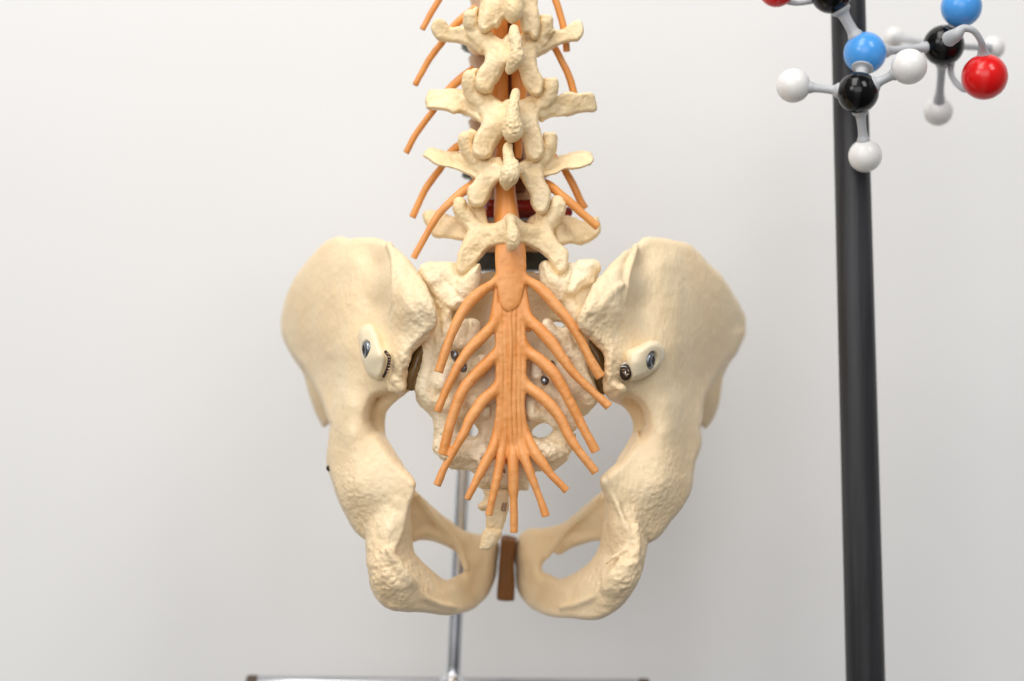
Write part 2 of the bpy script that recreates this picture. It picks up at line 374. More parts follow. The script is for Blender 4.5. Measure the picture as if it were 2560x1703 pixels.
# front-face depth control points of the left hip bone: region, x, y, depth
HW = [('C', 500, 100, -235), ('C', 300, 200, -310), ('C', 120, 450, -385), ('C', 60, 700, -430), ('C', 110, 880, -415), ('C', 250, 1150, -330),
      ('C', 380, 350, -235), ('C', 250, 600, -290), ('C', 300, 900, -262), ('C', 600, 280, -150), ('C', 600, 600, -118), ('C', 550, 900, -105), ('C', 450, 1200, -150),
      ('C', 700, 120, -165), ('C', 770, 300, -122), ('C', 790, 600, -82), ('C', 870, 180, -85), ('C', 900, 330, -22), ('C', 900, 480, -2), ('C', 890, 640, -2),
      ('C', 1000, 350, -20), ('C', 1060, 480, 25), ('C', 1110, 590, 55), ('C', 1180, 680, 50), ('C', 1050, 740, 28), ('C', 940, 800, 4), ('C', 900, 950, 10), ('C', 950, 1150, 8), ('C', 850, 1180, -30),
      ('C', 740, 900, -60), ('C', 720, 1250, -62), ('C', 700, 1400, -66), ('C', 560, 1300, -72),
      ('F', 300, 100, -55), ('F', 150, 100, -120), ('F', 430, 100, -68), ('F', 150, 350, -105), ('F', 200, 600, -78), ('F', 330, 480, -28), ('F', 600, 400, -22), ('F', 760, 480, 6),
      ('F', 420, 720, -45), ('F', 310, 820, -80), ('F', 600, 650, -20)]
TW = [('F', 450, 760, -30), ('F', 560, 620, -25), ('F', 650, 600, -5), ('F', 725, 640, -25), ('F', 560, 800, 12), ('F', 700, 800, -25), ('F', 430, 1000, 0), ('F', 540, 1050, 34), ('F', 640, 1020, 0), ('F', 730, 980, -60),
      ('F', 620, 1150, 38), ('F', 480, 1250, 15), ('F', 600, 1350, 5), ('F', 730, 1200, 10), ('F', 800, 1300, -20), ('F', 850, 1100, -120), ('F', 950, 1240, -140), ('F', 960, 1400, -110), ('F', 1100, 1250, -235), ('F', 1100, 1400, -200), ('F', 1250, 1300, -330)]
SW = [('F', 700, 560, -150), ('F', 760, 700, -170), ('F', 780, 850, -200), ('F', 900, 750, -225), ('F', 950, 860, -260), ('F', 1050, 800, -285), ('F', 1060, 920, -285), ('F', 1200, 900, -340), ('F', 1350, 950, -365), ('F', 1150, 1050, -300), ('F', 1300, 1150, -350), ('F', 1160, 1250, -290), ('F', 1250, 1350, -320), ('F', 1040, 1230, -230), ('F', 1130, 1100, -290), ('F', 1060, 1330, -225)]
def ctl(lst, mirror):
    out = []
    for g, x, y, w in lst:
        x0, y0, s = REG[g]; px = x0+x/s; py = y0+y/s
        if mirror: px = 2*MX-px
        out.append(P('N', px, py, w)[:3])
    return out
def outline(reg_pts, wf, off=15):
    """photo outline points -> (u,v) at the depth of the face they belong to"""
    out = []
    for g, x, y in reg_pts:
        w = -100.
        for _ in range(3):
            u, v, _w, _r = P(g, x, y, w); w = float(wf(np.array([u]), np.array([v]))[0])-off
        out.append((u, v))
    return out
def R_(g, pts): return [(g, x, y) for x, y in pts]
L_BODY = R_('C', [(470, 92), (520, 92), (560, 105), (640, 98), (720, 98), (790, 112), (850, 140), (920, 195), (980, 250), (1030, 310), (1065, 360), (1100, 420), (1130, 470), (1150, 530), (1175, 590), (1196, 650), (1197, 700), (1185, 750), (1150, 800), (1110, 845), (1060, 890), (1022, 930), (1006, 960), (1006, 985), (987, 1012), (979, 1060), (976, 1130), (970, 1190), (950, 1225), (915, 1233), (880, 1224), (820, 1236), (760, 1262), (730, 1300), (712, 1360), (706, 1420), (720, 1460), (745, 1500)]) \
    + R_('F', [(500, 100), (560, 190), (620, 280), (680, 350), (730, 400), (765, 450), (772, 488), (750, 520), (700, 600), (560, 760), (450, 850), (392, 892), (330, 852), (280, 790), (235, 700), (195, 620), (165, 540), (140, 450), (120, 380), (106, 300), (106, 220), (112, 120), (125, 40)]) \
    + R_('C', [(405, 1440), (340, 1260), (240, 1070), (195, 1020), (150, 960), (110, 890), (75, 820), (57, 750), (57, 680), (70, 610), (100, 520), (140, 430), (190, 350), (250, 270), (320, 190), (400, 120)])
L_TUB = R_('F', [(560, 560), (470, 640), (415, 740), (396, 830), (393, 900), (396, 960), (400, 1050), (415, 1130), (430, 1220), (450, 1280), (490, 1340), (550, 1390), (620, 1415), (700, 1422), (780, 1422), (860, 1430), (950, 1445), (1020, 1447), (1100, 1430), (1170, 1404), (1230, 1330), (1180, 1200), (1090, 1160), (1050, 1175), (1000, 1190), (960, 1180), (900, 1130), (840, 1070), (790, 1020), (755, 980), (740, 900), (735, 800), (733, 700), (733, 600), (738, 545), (680, 500)])
L_PUB = R_('F', [(700, 500), (765, 520), (780, 540), (830, 580), (890, 640), (960, 700), (1030, 750), (1080, 795), (1130, 820), (1200, 838), (1280, 850), (1340, 868), (1378, 900), (1386, 950), (1377, 1050), (1366, 1140), (1340, 1220), (1300, 1300), (1250, 1350), (1180, 1400), (1080, 1400), (1030, 1300), (1050, 1172), (1095, 1150), (1125, 1120), (1127, 1080), (1100, 1020), (1064, 978), (1000, 940), (940, 915), (870, 895), (800, 893), (730, 900), (640, 800)])
L_AI = R_('C', [(90, 780), (150, 960), (222, 1085), (245, 1170), (275, 1270), (310, 1370), (345, 1440), (362, 1476), (396, 1468), (440, 1400), (470, 1150), (330, 850)])
L_IN = [('C', 960, 1190, -80, 42), ('C', 860, 1265, -120, 48), ('C', 786, 1340, -150, 55), ('C', 768, 1440, -170, 55), ('C', 775, 1560, -165, 55), ('F', 520, 180, -120, 45), ('F', 620, 330, -80, 38)]
R_BODY = R_('D', [(900, 150), (950, 105), (1010, 93), (1080, 100), (1180, 118), (1290, 150), (1340, 190), (1390, 240), (1440, 300), (1500, 350), (1560, 420), (1610, 500), (1660, 580), (1690, 650), (1701, 720), (1695, 790), (1665, 860), (1630, 930), (1560, 1000), (1460, 1150), (1400, 1300), (1385, 1440)]) \
    + R_('G', [(1460, 60), (1475, 130), (1470, 200), (1450, 260), (1430, 320), (1420, 380), (1410, 470), (1390, 550), (1350, 620), (1300, 690), (1250, 750), (1210, 810), (1160, 870), (1110, 905), (1060, 918), (1000, 860), (880, 740), (760, 600), (735, 545), (715, 500), (710, 460), (720, 420), (760, 385), (820, 330), (880, 260), (940, 180), (1000, 80)]) \
    + R_('D', [(925, 1540), (960, 1470), (960, 1400), (940, 1340), (900, 1290), (840, 1262), (800, 1284), (760, 1290), (725, 1278), (690, 1252), (668, 1215), (665, 1170), (668, 1100), (675, 1030), (670, 960), (650, 920), (610, 880), (560, 830), (520, 800), (482, 762), (470, 700), (490, 640), (530, 580), (570, 500), (610, 430), (660, 370), (720, 300), (780, 250), (840, 190)])
R_TUB = R_('G', [(900, 540), (990, 620), (1030, 740), (1050, 830), (1062, 900), (1058, 965), (1042, 1030), (1030, 1090), (1010, 1160), (980, 1220), (940, 1290), (880, 1370), (790, 1440), (700, 1480), (600, 1482), (500, 1468), (380, 1462), (300, 1440), (240, 1410), (200, 1330), (230, 1200), (310, 1137), (370, 1155), (415, 1178), (490, 1150), (560, 1110), (620, 1060), (680, 990), (705, 930), (725, 850), (735, 780), (748, 700), (745, 600), (735, 540), (760, 480)])
R_PUB = R_('G', [(780, 500), (735, 520), (720, 530), (670, 570), (600, 630), (520, 700), (440, 760), (370, 785), (280, 800), (190, 805), (130, 840), (100, 890), (80, 950), (78, 1020), (85, 1100), (90, 1200), (105, 1270), (150, 1340), (220, 1400), (330, 1400), (390, 1300), (350, 1160), (310, 1135), (285, 1110), (285, 1070), (320, 1020), (360, 985), (430, 960), (500, 945), (540, 935), (600, 915), (700, 893), (760, 900), (830, 800)])
R_AI = R_('D', [(1675, 780), (1630, 930), (1590, 1000), (1545, 1090), (1532, 1140), (1522, 1220), (1510, 1300), (1480, 1380), (1450, 1440), (1412, 1486), (1390, 1480), (1340, 1400), (1350, 1150), (1480, 850)])
R_IN = [('D', 730, 1240, -80, 40), ('D', 830, 1290, -130, 46), ('D', 905, 1370, -165, 52), ('D', 930, 1470, -180, 52), ('D', 915, 1560, -170, 50), ('G', 975, 160, -130, 45), ('G', 880, 300, -85, 38)]
def tps_t(lst, mirror):
    return TPS(ctl(lst, mirror))
THK = [('C', 500, 95, 26), ('C', 300, 200, 24), ('C', 60, 700, 30), ('C', 400, 500, 16), ('C', 600, 600, 20), ('C', 800, 150, 30), ('C', 1000, 300, 34), ('C', 1150, 650, 60), ('C', 900, 900, 50), ('C', 950, 1180, 45), ('C', 800, 500, 28), ('C', 250, 1000, 25), ('C', 500, 1200, 40), ('F', 300, 200, 75), ('F', 600, 400, 45), ('F', 760, 480, 26), ('F', 150, 400, 80), ('F', 300, 700, 70), ('F', 500, 700, 60)]
def hip(side):
    mir = side == 'right'
    lo, hi = ((618, 550, -540), (1285, 1640, 125)) if not mir else ((1270, 550, -540), (1950, 1640, 125))
    Fd = Field(lo, hi, HV)
    wf = TPS(ctl(HW, mir)); wt = TPS(ctl(TW, mir)); wp = TPS(ctl(SW, mir)); tk = TPS(ctl(THK, mir))
    B_, T_, P_, A_, I_ = (L_BODY, L_TUB, L_PUB, L_AI, L_IN) if not mir else (R_BODY, R_TUB, R_PUB, R_AI, R_IN)
    Fd.slab(outline(B_, wf, 28), wf, tk, R=20, k=6)
    ai = TPS(ctl([('C', 100, 800, -425), ('C', 300, 1000, -375), ('C', 260, 1250, -410), ('C', 360, 1460, -430), ('C', 450, 1250, -330)], mir))
    Fd.slab(outline(A_, ai), ai, 22, R=14, k=20)
    Fd.chain([P(*p) for p in I_], k=14, fz=1.1)
    Fd.slab(outline(P_, wp, 34), wp, 34, R=30, k=10)
    tt = TPS(ctl([('F', 450, 700, 50), ('F', 700, 600, 30), ('F', 450, 1000, 85), ('F', 700, 800, 55), ('F', 700, 1300, 80), ('F', 1000, 1300, 55), ('F', 1200, 1350, 42), ('F', 850, 1100, 45)], mir))
    Fd.slab(outline(T_, wt, 62), wt, tt, R=24, k=9)
    def MP(g, x, y, w, r):
        x0, y0, s = REG[g]; px = x0+x/s; py = y0+y/s
        if mir: px = 2*MX-px
        return P('N', px, py, w, r/s)
    # acetabular mass behind the body, ridges on the crest and tuberosity
    Fd.chain([MP('F', 330, 300, -190, 190), MP('F', 420, 560, -190, 190)], k=30)
    if not mir:
        Fd.chain(chainpts('C', [(850, 150, -106, 26), (880, 240, -60, 24), (885, 400, -15, 20), (880, 560, -14, 18), (862, 640, -32, 12)]), k=9)
        Fd.chain(chainpts('C', [(900, 200, -80, 22), (1000, 320, -38, 24), (1085, 440, -4, 26), (1150, 590, 38, 26), (1165, 700, 32, 34), (1130, 760, 28, 24)]), k=9)
        Fd.chain(chainpts('C', [(960, 440, -10, 18), (985, 560, 14, 20), (1040, 640, 30, 22), (1100, 720, 30, 22)]), k=12)
        Fd.chain(chainpts('C', [(1040, 520, 60, 14), (1010, 590, 55, 16)]), k=14, sub=True)
        Fd.chain(chainpts('C', [(1010, 640, 60, 16), (1060, 700, 66, 14)]), k=12, sub=True)
        Fd.chain(chainpts('C', [(1130, 800, 10, 22), (1040, 860, 0, 20), (985, 930, 0, 20), (980, 1020, 4, 18)]), k=14)
        Fd.chain(chainpts('C', [(880, 1130, -8, 26), (930, 1190, -8, 34), (870, 1190, -22, 30)]), k=14)
        Fd.chain(chainpts('F', [(735, 540, -12, 24), (700, 640, -10, 20), (660, 800, -10, 18), (600, 960, 8, 16), (560, 1020, 24, 14)]), k=16)
        Fd.chain(chainpts('F', [(560, 960, 38, 18), (640, 1060, 36, 20), (720, 1180, 22, 26), (790, 1280, -52, 20)]), k=30)
        Fd.chain(chainpts('F', [(770, 560, -165, 24), (900, 720, -206, 24), (1020, 860, -250, 26), (1100, 980, -268, 26), (1140, 1100, -270, 20)]), k=18)
        Fd.chain(chainpts('F', [(740, 850, -210, 30), (860, 830, -225, 30), (1000, 900, -262, 26)]), k=18)
    else:
        Fd.chain(chainpts('D', [(900, 160, -125, 22), (880, 240, -78, 22), (850, 340, -40, 20), (830, 470, -22, 18), (810, 560, -26, 16)]), k=14)
        Fd.chain(chainpts('D', [(830, 210, -80, 22), (720, 330, -38, 24), (620, 450, -4, 26), (545, 600, 38, 28), (510, 700, 36, 36), (560, 770, 26, 26)]), k=14)
        Fd.chain(chainpts('D', [(800, 440, -8, 18), (740, 480, 6, 20), (670, 560, 28, 22), (610, 650, 36, 20), (580, 720, 34, 20)]), k=12)
        Fd.chain(chainpts('D', [(660, 660, 55, 18), (610, 740, 50, 16)]), k=14, sub=True)
        Fd.chain(chainpts('D', [(600, 800, 10, 22), (680, 890, 0, 18), (705, 980, 4, 16), (700, 1100, 2, 18), (690, 1200, -4, 20)]), k=14)
        Fd.chain(chainpts('D', [(760, 1180, 4, 30), (800, 1200, -2, 36), (740, 1230, -18, 32)]), k=14)
        Fd.chain(chainpts('G', [(740, 450, 0, 26), (800, 540, -6, 20), (850, 660, 0, 18), (900, 780, 8, 18), (935, 880, 10, 16), (900, 960, 14, 16), (800, 1020, 10, 14), (760, 1060, 0, 12)]), k=12)
        Fd.chain(chainpts('G', [(880, 1080, 34, 26), (820, 1150, 30, 34), (770, 1230, 14, 34)]), k=30)
        Fd.chain(chainpts('G', [(980, 780, 8, 22), (990, 900, 16, 22), (960, 1050, 26, 24)]), k=16)
        Fd.chain(chainpts('G', [(720, 580, -160, 22), (600, 690, -200, 24), (470, 800, -240, 26), (380, 920, -262, 24), (310, 1010, -275, 24)]), k=18)
        Fd.chain(chainpts('G', [(740, 840, -210, 28), (620, 860, -235, 26), (500, 900, -262, 30), (420, 970, -300, 24), (400, 975, -300, 22)]), k=12)
    Fd.chain([MP('F', 720, 1235, -8, 16), MP('F', 830, 1310, -30, 15), MP('F', 950, 1365, -95, 14), MP('F', 1070, 1385, -168, 10)], k=18)
    Fd.chain([MP('F', 480, 950, 22, 10), MP('F', 560, 1010, 28, 11), MP('F', 640, 1090, 24, 11), MP('F', 700, 1180, 8, 10)], k=8)
    def mask(v):
        u = np.where(mir, 2*MX-v[:, 0], v[:, 0]); y = v[:, 1]; z = v[:, 2]
        def bl(cx, cy, rx, ry): return np.exp(-(((u-cx)/rx)**2+((y-cy)/ry)**2))
        fr = np.clip((z+170)/80, 0, 1)
        tub = bl(955, 1450, 90, 90)*fr; body = bl(890, 1260, 95, 95)*fr; psis = bl(1055, 800, 60, 150)*fr; low = bl(1000, 940, 45, 60)*fr; mid = bl(960, 1330, 40, 70)*fr
        r1 = 1-np.abs(fbm(v, 22, 3, 21)); r2 = fbm(v*np.array([1, 1, .5]), 13, 3, 31)
        r3 = 1-np.abs(fbm(v*np.array([1, 1.3, 1]), 42, 3, 51)); r4 = fbm(v, 6, 2, 61)
        return tub*(6.5*(r3-.6)+2.4*(r1-.6)+.9*r2+.6*r4)+body*(1.2*(r1-.6)+.8*r2+.7*r4)+.25*r4*fr+psis*(2.4*(r1-.6)+1.8*r2)+low*(2.0*r2)+mid*(1.2*r2)
    return field_obj('hip_bone', Fd, BONE, model, lambda v: bone_amp(v, .12, 1.1, mask), 3)
HV = 3.0
hip('left'); hip('right')

# ---- sacrum
def sacrum():
    Fd = Field((1025, 640, -240), (1560, 1260, 60), 2.3)
    out = R_('E', [(200, 130), (330, 118), (440, 110), (560, 190), (620, 205), (740, 185), (980, 180), (1110, 190), (1180, 150), (1330, 130), (1440, 100), (1540, 115), (1570, 200), (1500, 400), (1500, 600), (1600, 760), (1650, 900), (1620, 1050), (1560, 1150)]) \
        + R_('D', [(618, 1290), (590, 1340), (540, 1390), (500, 1420), (450, 1500), (442, 1556)]) + R_('G', [(530, 100), (525, 180), (510, 220), (480, 280), (430, 340), (370, 380), (300, 386), (240, 386), (192, 440)]) \
        + R_('I', [(1060, 600), (1056, 692), (900, 690), (760, 685), (578, 670), (545, 550), (510, 510), (440, 490), (300, 480), (215, 400), (125, 310), (130, 200), (140, 100)]) \
        + R_('E', [(262, 1480), (255, 1360), (210, 1290), (150, 1240), (120, 1170), (130, 1000), (150, 830), (130, 650), (180, 420), (150, 250)])
    wf = TPS([P('E', x, y, w)[:3] for x, y, w in [(230, 200, -75), (400, 250, -70), (560, 300, -60), (680, 300, -140), (860, 300, -150), (1050, 300, -140), (1200, 250, -60), (1400, 250, -75), (1540, 200, -95),
        (300, 480, -60), (560, 520, -130), (850, 600, -130), (1130, 520, -130), (1350, 500, -60), (200, 850, -50), (380, 700, -45), (560, 800, -75), (850, 900, -60), (1150, 820, -75), (1300, 800, -40), (1500, 850, -70),
        (200, 1100, -50), (400, 1100, -42), (600, 1150, -55), (860, 1250, -45), (1100, 1200, -48), (1300, 1100, -38), (1480, 1150, -60), (300, 1400, -50), (600, 1400, -50), (860, 1500, -50), (1200, 1500, -50), (1350, 1350, -50)]]
        + [P('I', x, y, w)[:3] for x, y, w in [(180, 280, -55), (400, 350, -48), (650, 400, -50), (900, 500, -60), (820, 680, -75), (1200, 350, -48), (1420, 300, -58)]])
    def ell(reg, cx, cy, rx, ry, rot=0):
        p = []
        for i in range(14):
            t = 2*math.pi*i/14; a = rx*math.cos(t); b = ry*math.sin(t)
            p.append((reg, cx+a*math.cos(rot)-b*math.sin(rot), cy+a*math.sin(rot)+b*math.cos(rot)))
        return outline(p, wf)
    holes = [ell('E', 545, 1425, 72, 52, .5), ell('E', 1118, 1436, 86, 54, -.35), ell('E', 1245, 602, 52, 20, .1)]
    Fd.slab(outline(out, wf), wf, 42, R=18, k=4, holes=holes)
    L = lambda pts, k=8, **kw: Fd.chain(chainpts('E', [(x, y, w+(0 if kw.get('sub') else -4), r*(1 if kw.get('sub') else 1.12)) for x, y, w, r in pts]), k=k if kw.get('sub') else k*1.2+7, **kw)
    # left wing, articular facet, intermediate crest, lateral masses
    L([(215, 190, -70, 60), (300, 170, -66, 55), (350, 210, -60, 45)]); L([(380, 160, -66, 44), (400, 240, -52, 46), (440, 320, -48, 44)]); L([(250, 260, -60, 50), (330, 360, -48, 48), (460, 400, -42, 50), (540, 420, -46, 40)], 6)
    L([(565, 170, -70, 56), (545, 260, -54, 62), (520, 350, -50, 60)], 8); L([(470, 250, -60, 50)], 8); L([(455, 210, -70, 40), (470, 300, -60, 40)], 6)
    L([(330, 440, -52, 40), (370, 540, -46, 34), (360, 640, -40, 36), (330, 740, -36, 32), (310, 800, -40, 26)], 10)
    L([(450, 640, -36, 48), (440, 740, -30, 50), (500, 740, -36, 40)], 8); L([(575, 580, -46, 36), (570, 700, -44, 44)], 5)
    L([(230, 640, -70, 60), (200, 800, -60, 60), (220, 960, -48, 70), (200, 1090, -45, 70), (250, 1190, -42, 60)], 12)
    L([(380, 960, -30, 52), (330, 1060, -30, 60), (400, 1000, -36, 40)], 10); L([(640, 900, -48, 60), (600, 980, -44, 50)], 10); L([(380, 1230, -38, 60), (430, 1310, -38, 46)], 12); L([(560, 1200, -40, 52), (640, 1280, -40, 60)], 12)
    # right side
    L([(1440, 160, -72, 64), (1510, 150, -80, 56)], 8); L([(1480, 250, -66, 40), (1400, 290, -50, 36), (1350, 340, -42, 32), (1290, 330, -40, 32), (1240, 350, -44, 30)], 6)
    L([(1150, 160, -70, 52), (1180, 260, -56, 70), (1220, 380, -52, 56)], 8); L([(1320, 170, -76, 46), (1330, 260, -60, 44)], 6)
    L([(1300, 430, -58, 56), (1380, 540, -60, 56), (1450, 620, -70, 50)], 12)
    L([(1155, 595, -18, 40), (1200, 660, -22, 48), (1270, 730, -28, 50), (1330, 840, -30, 56)], 7); L([(1300, 660, -36, 36), (1310, 720, -32, 30), (1370, 860, -34, 36)], 6)
    L([(1400, 880, -40, 60), (1400, 1000, -34, 66), (1460, 1120, -40, 72), (1480, 1190, -46, 60)], 12)
    L([(1260, 960, -34, 60), (1330, 1060, -30, 66), (1300, 1180, -32, 60)], 10); L([(1080, 920, -44, 50), (1080, 990, -44, 44)], 8)
    L([(1030, 1230, -44, 50), (1050, 1300, -40, 50), (1130, 1310, -42, 36), (1230, 1360, -40, 44)], 10); L([(1290, 1300, -34, 62), (1340, 1380, -38, 48)], 12)
    Fd.chain(chainpts('I', [(170, 250, -58, 48), (300, 330, -50, 70), (460, 330, -46, 80), (620, 300, -46, 80)]), k=12); Fd.chain(chainpts('I', [(470, 300, -30, 22), (520, 350, -26, 22), (580, 410, -28, 18)]), k=14)
    Fd.chain(chainpts('I', [(1100, 260, -46, 80), (1260, 320, -46, 90), (1400, 280, -50, 80)]), k=12)
    for pl, cp in (([(448, 225), (480, 235), (560, 165), (628, 118), (632, 250), (612, 330), (572, 385), (545, 425), (480, 405), (430, 340), (440, 280)], [(460, 260, -26), (600, 160, -34), (620, 300, -44), (540, 300, -20), (500, 390, -26)]),
                   ([(160, 150), (200, 118), (300, 116), (345, 150), (352, 190), (345, 240), (390, 300), (440, 350), (500, 400), (560, 430), (520, 480), (440, 485), (360, 470), (300, 400), (240, 340), (190, 270), (168, 200)], [(210, 170, -50), (310, 160, -46), (260, 260, -34), (370, 340, -34), (420, 420, -18), (530, 440, -30), (300, 340, -50)]),
                   ([(1108, 130), (1150, 108), (1200, 180), (1290, 230), (1325, 130), (1352, 160), (1350, 250), (1335, 330), (1290, 420), (1250, 445), (1180, 410), (1120, 340), (1100, 260)], [(1130, 160, -36), (1120, 300, -44), (1200, 260, -20), (1340, 180, -46), (1290, 350, -24), (1200, 390, -36)]),
                   ([(1350, 180), (1420, 132), (1500, 100), (1550, 118), (1562, 180), (1510, 240), (1430, 282), (1385, 345), (1340, 372), (1270, 335), (1300, 270)], [(1380, 190, -54), (1500, 140, -50), (1530, 180, -60), (1400, 260, -34), (1340, 340, -26)]),
                   ([(290, 450), (400, 480), (385, 560), (352, 640), (350, 740), (320, 830), (260, 860), (230, 800), (250, 700), (290, 620), (310, 540)], [(340, 500, -40), (340, 620, -30), (320, 740, -24), (260, 820, -36)]),
                   ([(455, 580), (520, 550), (545, 600), (530, 700), (540, 745), (470, 760), (400, 750), (420, 660)], [(480, 620, -22), (500, 720, -20), (430, 720, -28)]),
                   ([(555, 560), (600, 555), (622, 600), (612, 660), (570, 720), (535, 740), (540, 640)], [(590, 600, -26), (560, 700, -30)]),
                   ([(1115, 590), (1150, 565), (1195, 570), (1225, 610), (1300, 640), (1330, 700), (1320, 760), (1370, 830), (1390, 900), (1330, 900), (1260, 800), (1180, 700), (1120, 640)], [(1150, 600, -12), (1220, 680, -18), (1310, 680, -30), (1350, 860, -26)])):
        pf = TPS([P('E', *c_)[:3] for c_ in cp]); Fd.slab(outline(R_('E', pl), pf), pf, 30, R=12, k=7)
    # foramina and canal recesses, pits
    L([(510, 850, -30, 46), (560, 870, -34, 42)], 8, sub=True, fz=1.2); L([(470, 1100, -30, 36), (480, 1080, -40, 36)], 6, sub=True, fz=1.8); L([(1150, 1095, -30, 48)], 6, sub=True, fz=1.7)
    L([(1180, 790, -40, 50), (1220, 860, -36, 30)], 8, sub=True); L([(1090, 700, -50, 45)], 10, sub=True); L([(640, 780, -40, 26)], 8, sub=True)
    L([(300, 600, -40, 26), (310, 690, -30, 24)], 8, sub=True); L([(470, 470, -24, 30), (620, 500, -50, 60)], 10, sub=True)
    Fd.chain(chainpts('I', [(822, 490, -60, 22), (825, 530, -60, 22)]), k=4, sub=True)
    rs = np.random.RandomState(4)
    def mask(v):
        r1 = 1-np.abs(fbm(v, 20, 3, 5)); r2 = fbm(v, 9, 2, 15); hi_ = np.clip((v[:, 1]-1050)/60, 0, 1)
        r3 = 1-np.abs(fbm(v, 34, 3, 55)); return 2.2*(r3-.6)+.8*(r1-.6)+.5*r2+hi_*(1.6*r2+1.4*(r1-.6))
    o = field_obj('sacrum', Fd, SBONE, model, lambda v: bone_amp(v, .3, 1.2, mask), 1)
sacrum()
# canal front wall strip below the last disc and the sacral hole plug
def coccyx():
    Fd = Field((1180, 1215, -160), (1290, 1390, 0), 1.6)
    ol = R_('I', [(622, 692), (740, 690), (872, 690), (872, 760), (866, 880), (845, 960), (818, 1060), (800, 1090), (720, 1082), (655, 1072), (645, 980), (640, 900), (600, 895), (565, 860), (572, 830), (620, 790), (636, 740)])
    Fd.slab(outline(ol, lambda x, y: np.full(np.shape(x), -62.)), lambda x, y: -62-np.maximum(y-1230, 0)*.15, 20, R=12, k=4)
    Fd.chain(chainpts('I', [(600, 845, -72, 34), (660, 830, -74, 34)]), k=6)
    ol2 = R_('I', [(640, 1066), (700, 1062), (800, 1075), (790, 1130), (755, 1190), (712, 1245), (700, 1265), (650, 1280), (588, 1264), (590, 1225), (605, 1160), (618, 1100)])
    Fd.slab(outline(ol2, lambda x, y: np.full(np.shape(x), -76.)), -68, 18, R=16, k=4)
    Fd.chain(chainpts('I', [(825, 835, -62, 14), (820, 875, -62, 14)]), k=3, sub=True)
    field_obj('coccyx', Fd, VBONE, model, lambda v: .5*fbm(v, 8, 2, 9)+2.2*fbm(v, 17, 3, 4)*np.clip((v[:, 1]-1300)/30, .3, 1), 1)
    part('rivet', tube([P('I', 830, 815, -68, 24), P('I', 818, 885, -68, 26)], 14), RUST, model)
    part('rivet', sphere(P('I', 824, 505, -72)[:3], 8, 20, 12), RUST, model)
coccyx()

# ---- symphysis and sacroiliac pads
def pad():
    Fd = Field((1225, 1325, -480), (1325, 1600, -320), 2.0)
    ol = R_('F', [(1395, 890), (1400, 875), (1450, 870), (1508, 886), (1514, 900), (1500, 1000), (1497, 1100), (1502, 1200), (1498, 1335), (1492, 1346), (1420, 1344), (1370, 1336), (1365, 1320), (1375, 1180), (1385, 1050)])
    Fd.slab(outline(ol, lambda x, y: np.full(np.shape(x), -350.)), -350, 52, R=8, k=3)
    field_obj('symphysis_disc', Fd, BROWN, model, lambda v: .6*fbm(v, 20, 2, 2), 1)
pad()
def sipad(reg, pts, g):
    v, f = tube([P(reg, *p) for p in pts], 20, 5, capr=.6); part('joint_pad', (v, f), AMBER, model)
sipad('C', [(1110, 860, -60, 38), (1070, 950, -50, 46), (1040, 1040, -42, 40), (1015, 1120, -45, 42), (1008, 1185, -50, 40)], 0)
sipad('C', [(1075, 880, -75, 40), (1010, 1000, -70, 32), (1000, 1180, -75, 28)], 0)
sipad('D', [(560, 850, -75, 40), (620, 960, -70, 48), (640, 1060, -70, 44), (640, 1150, -70, 40), (668, 1215, -76, 34)], 0)

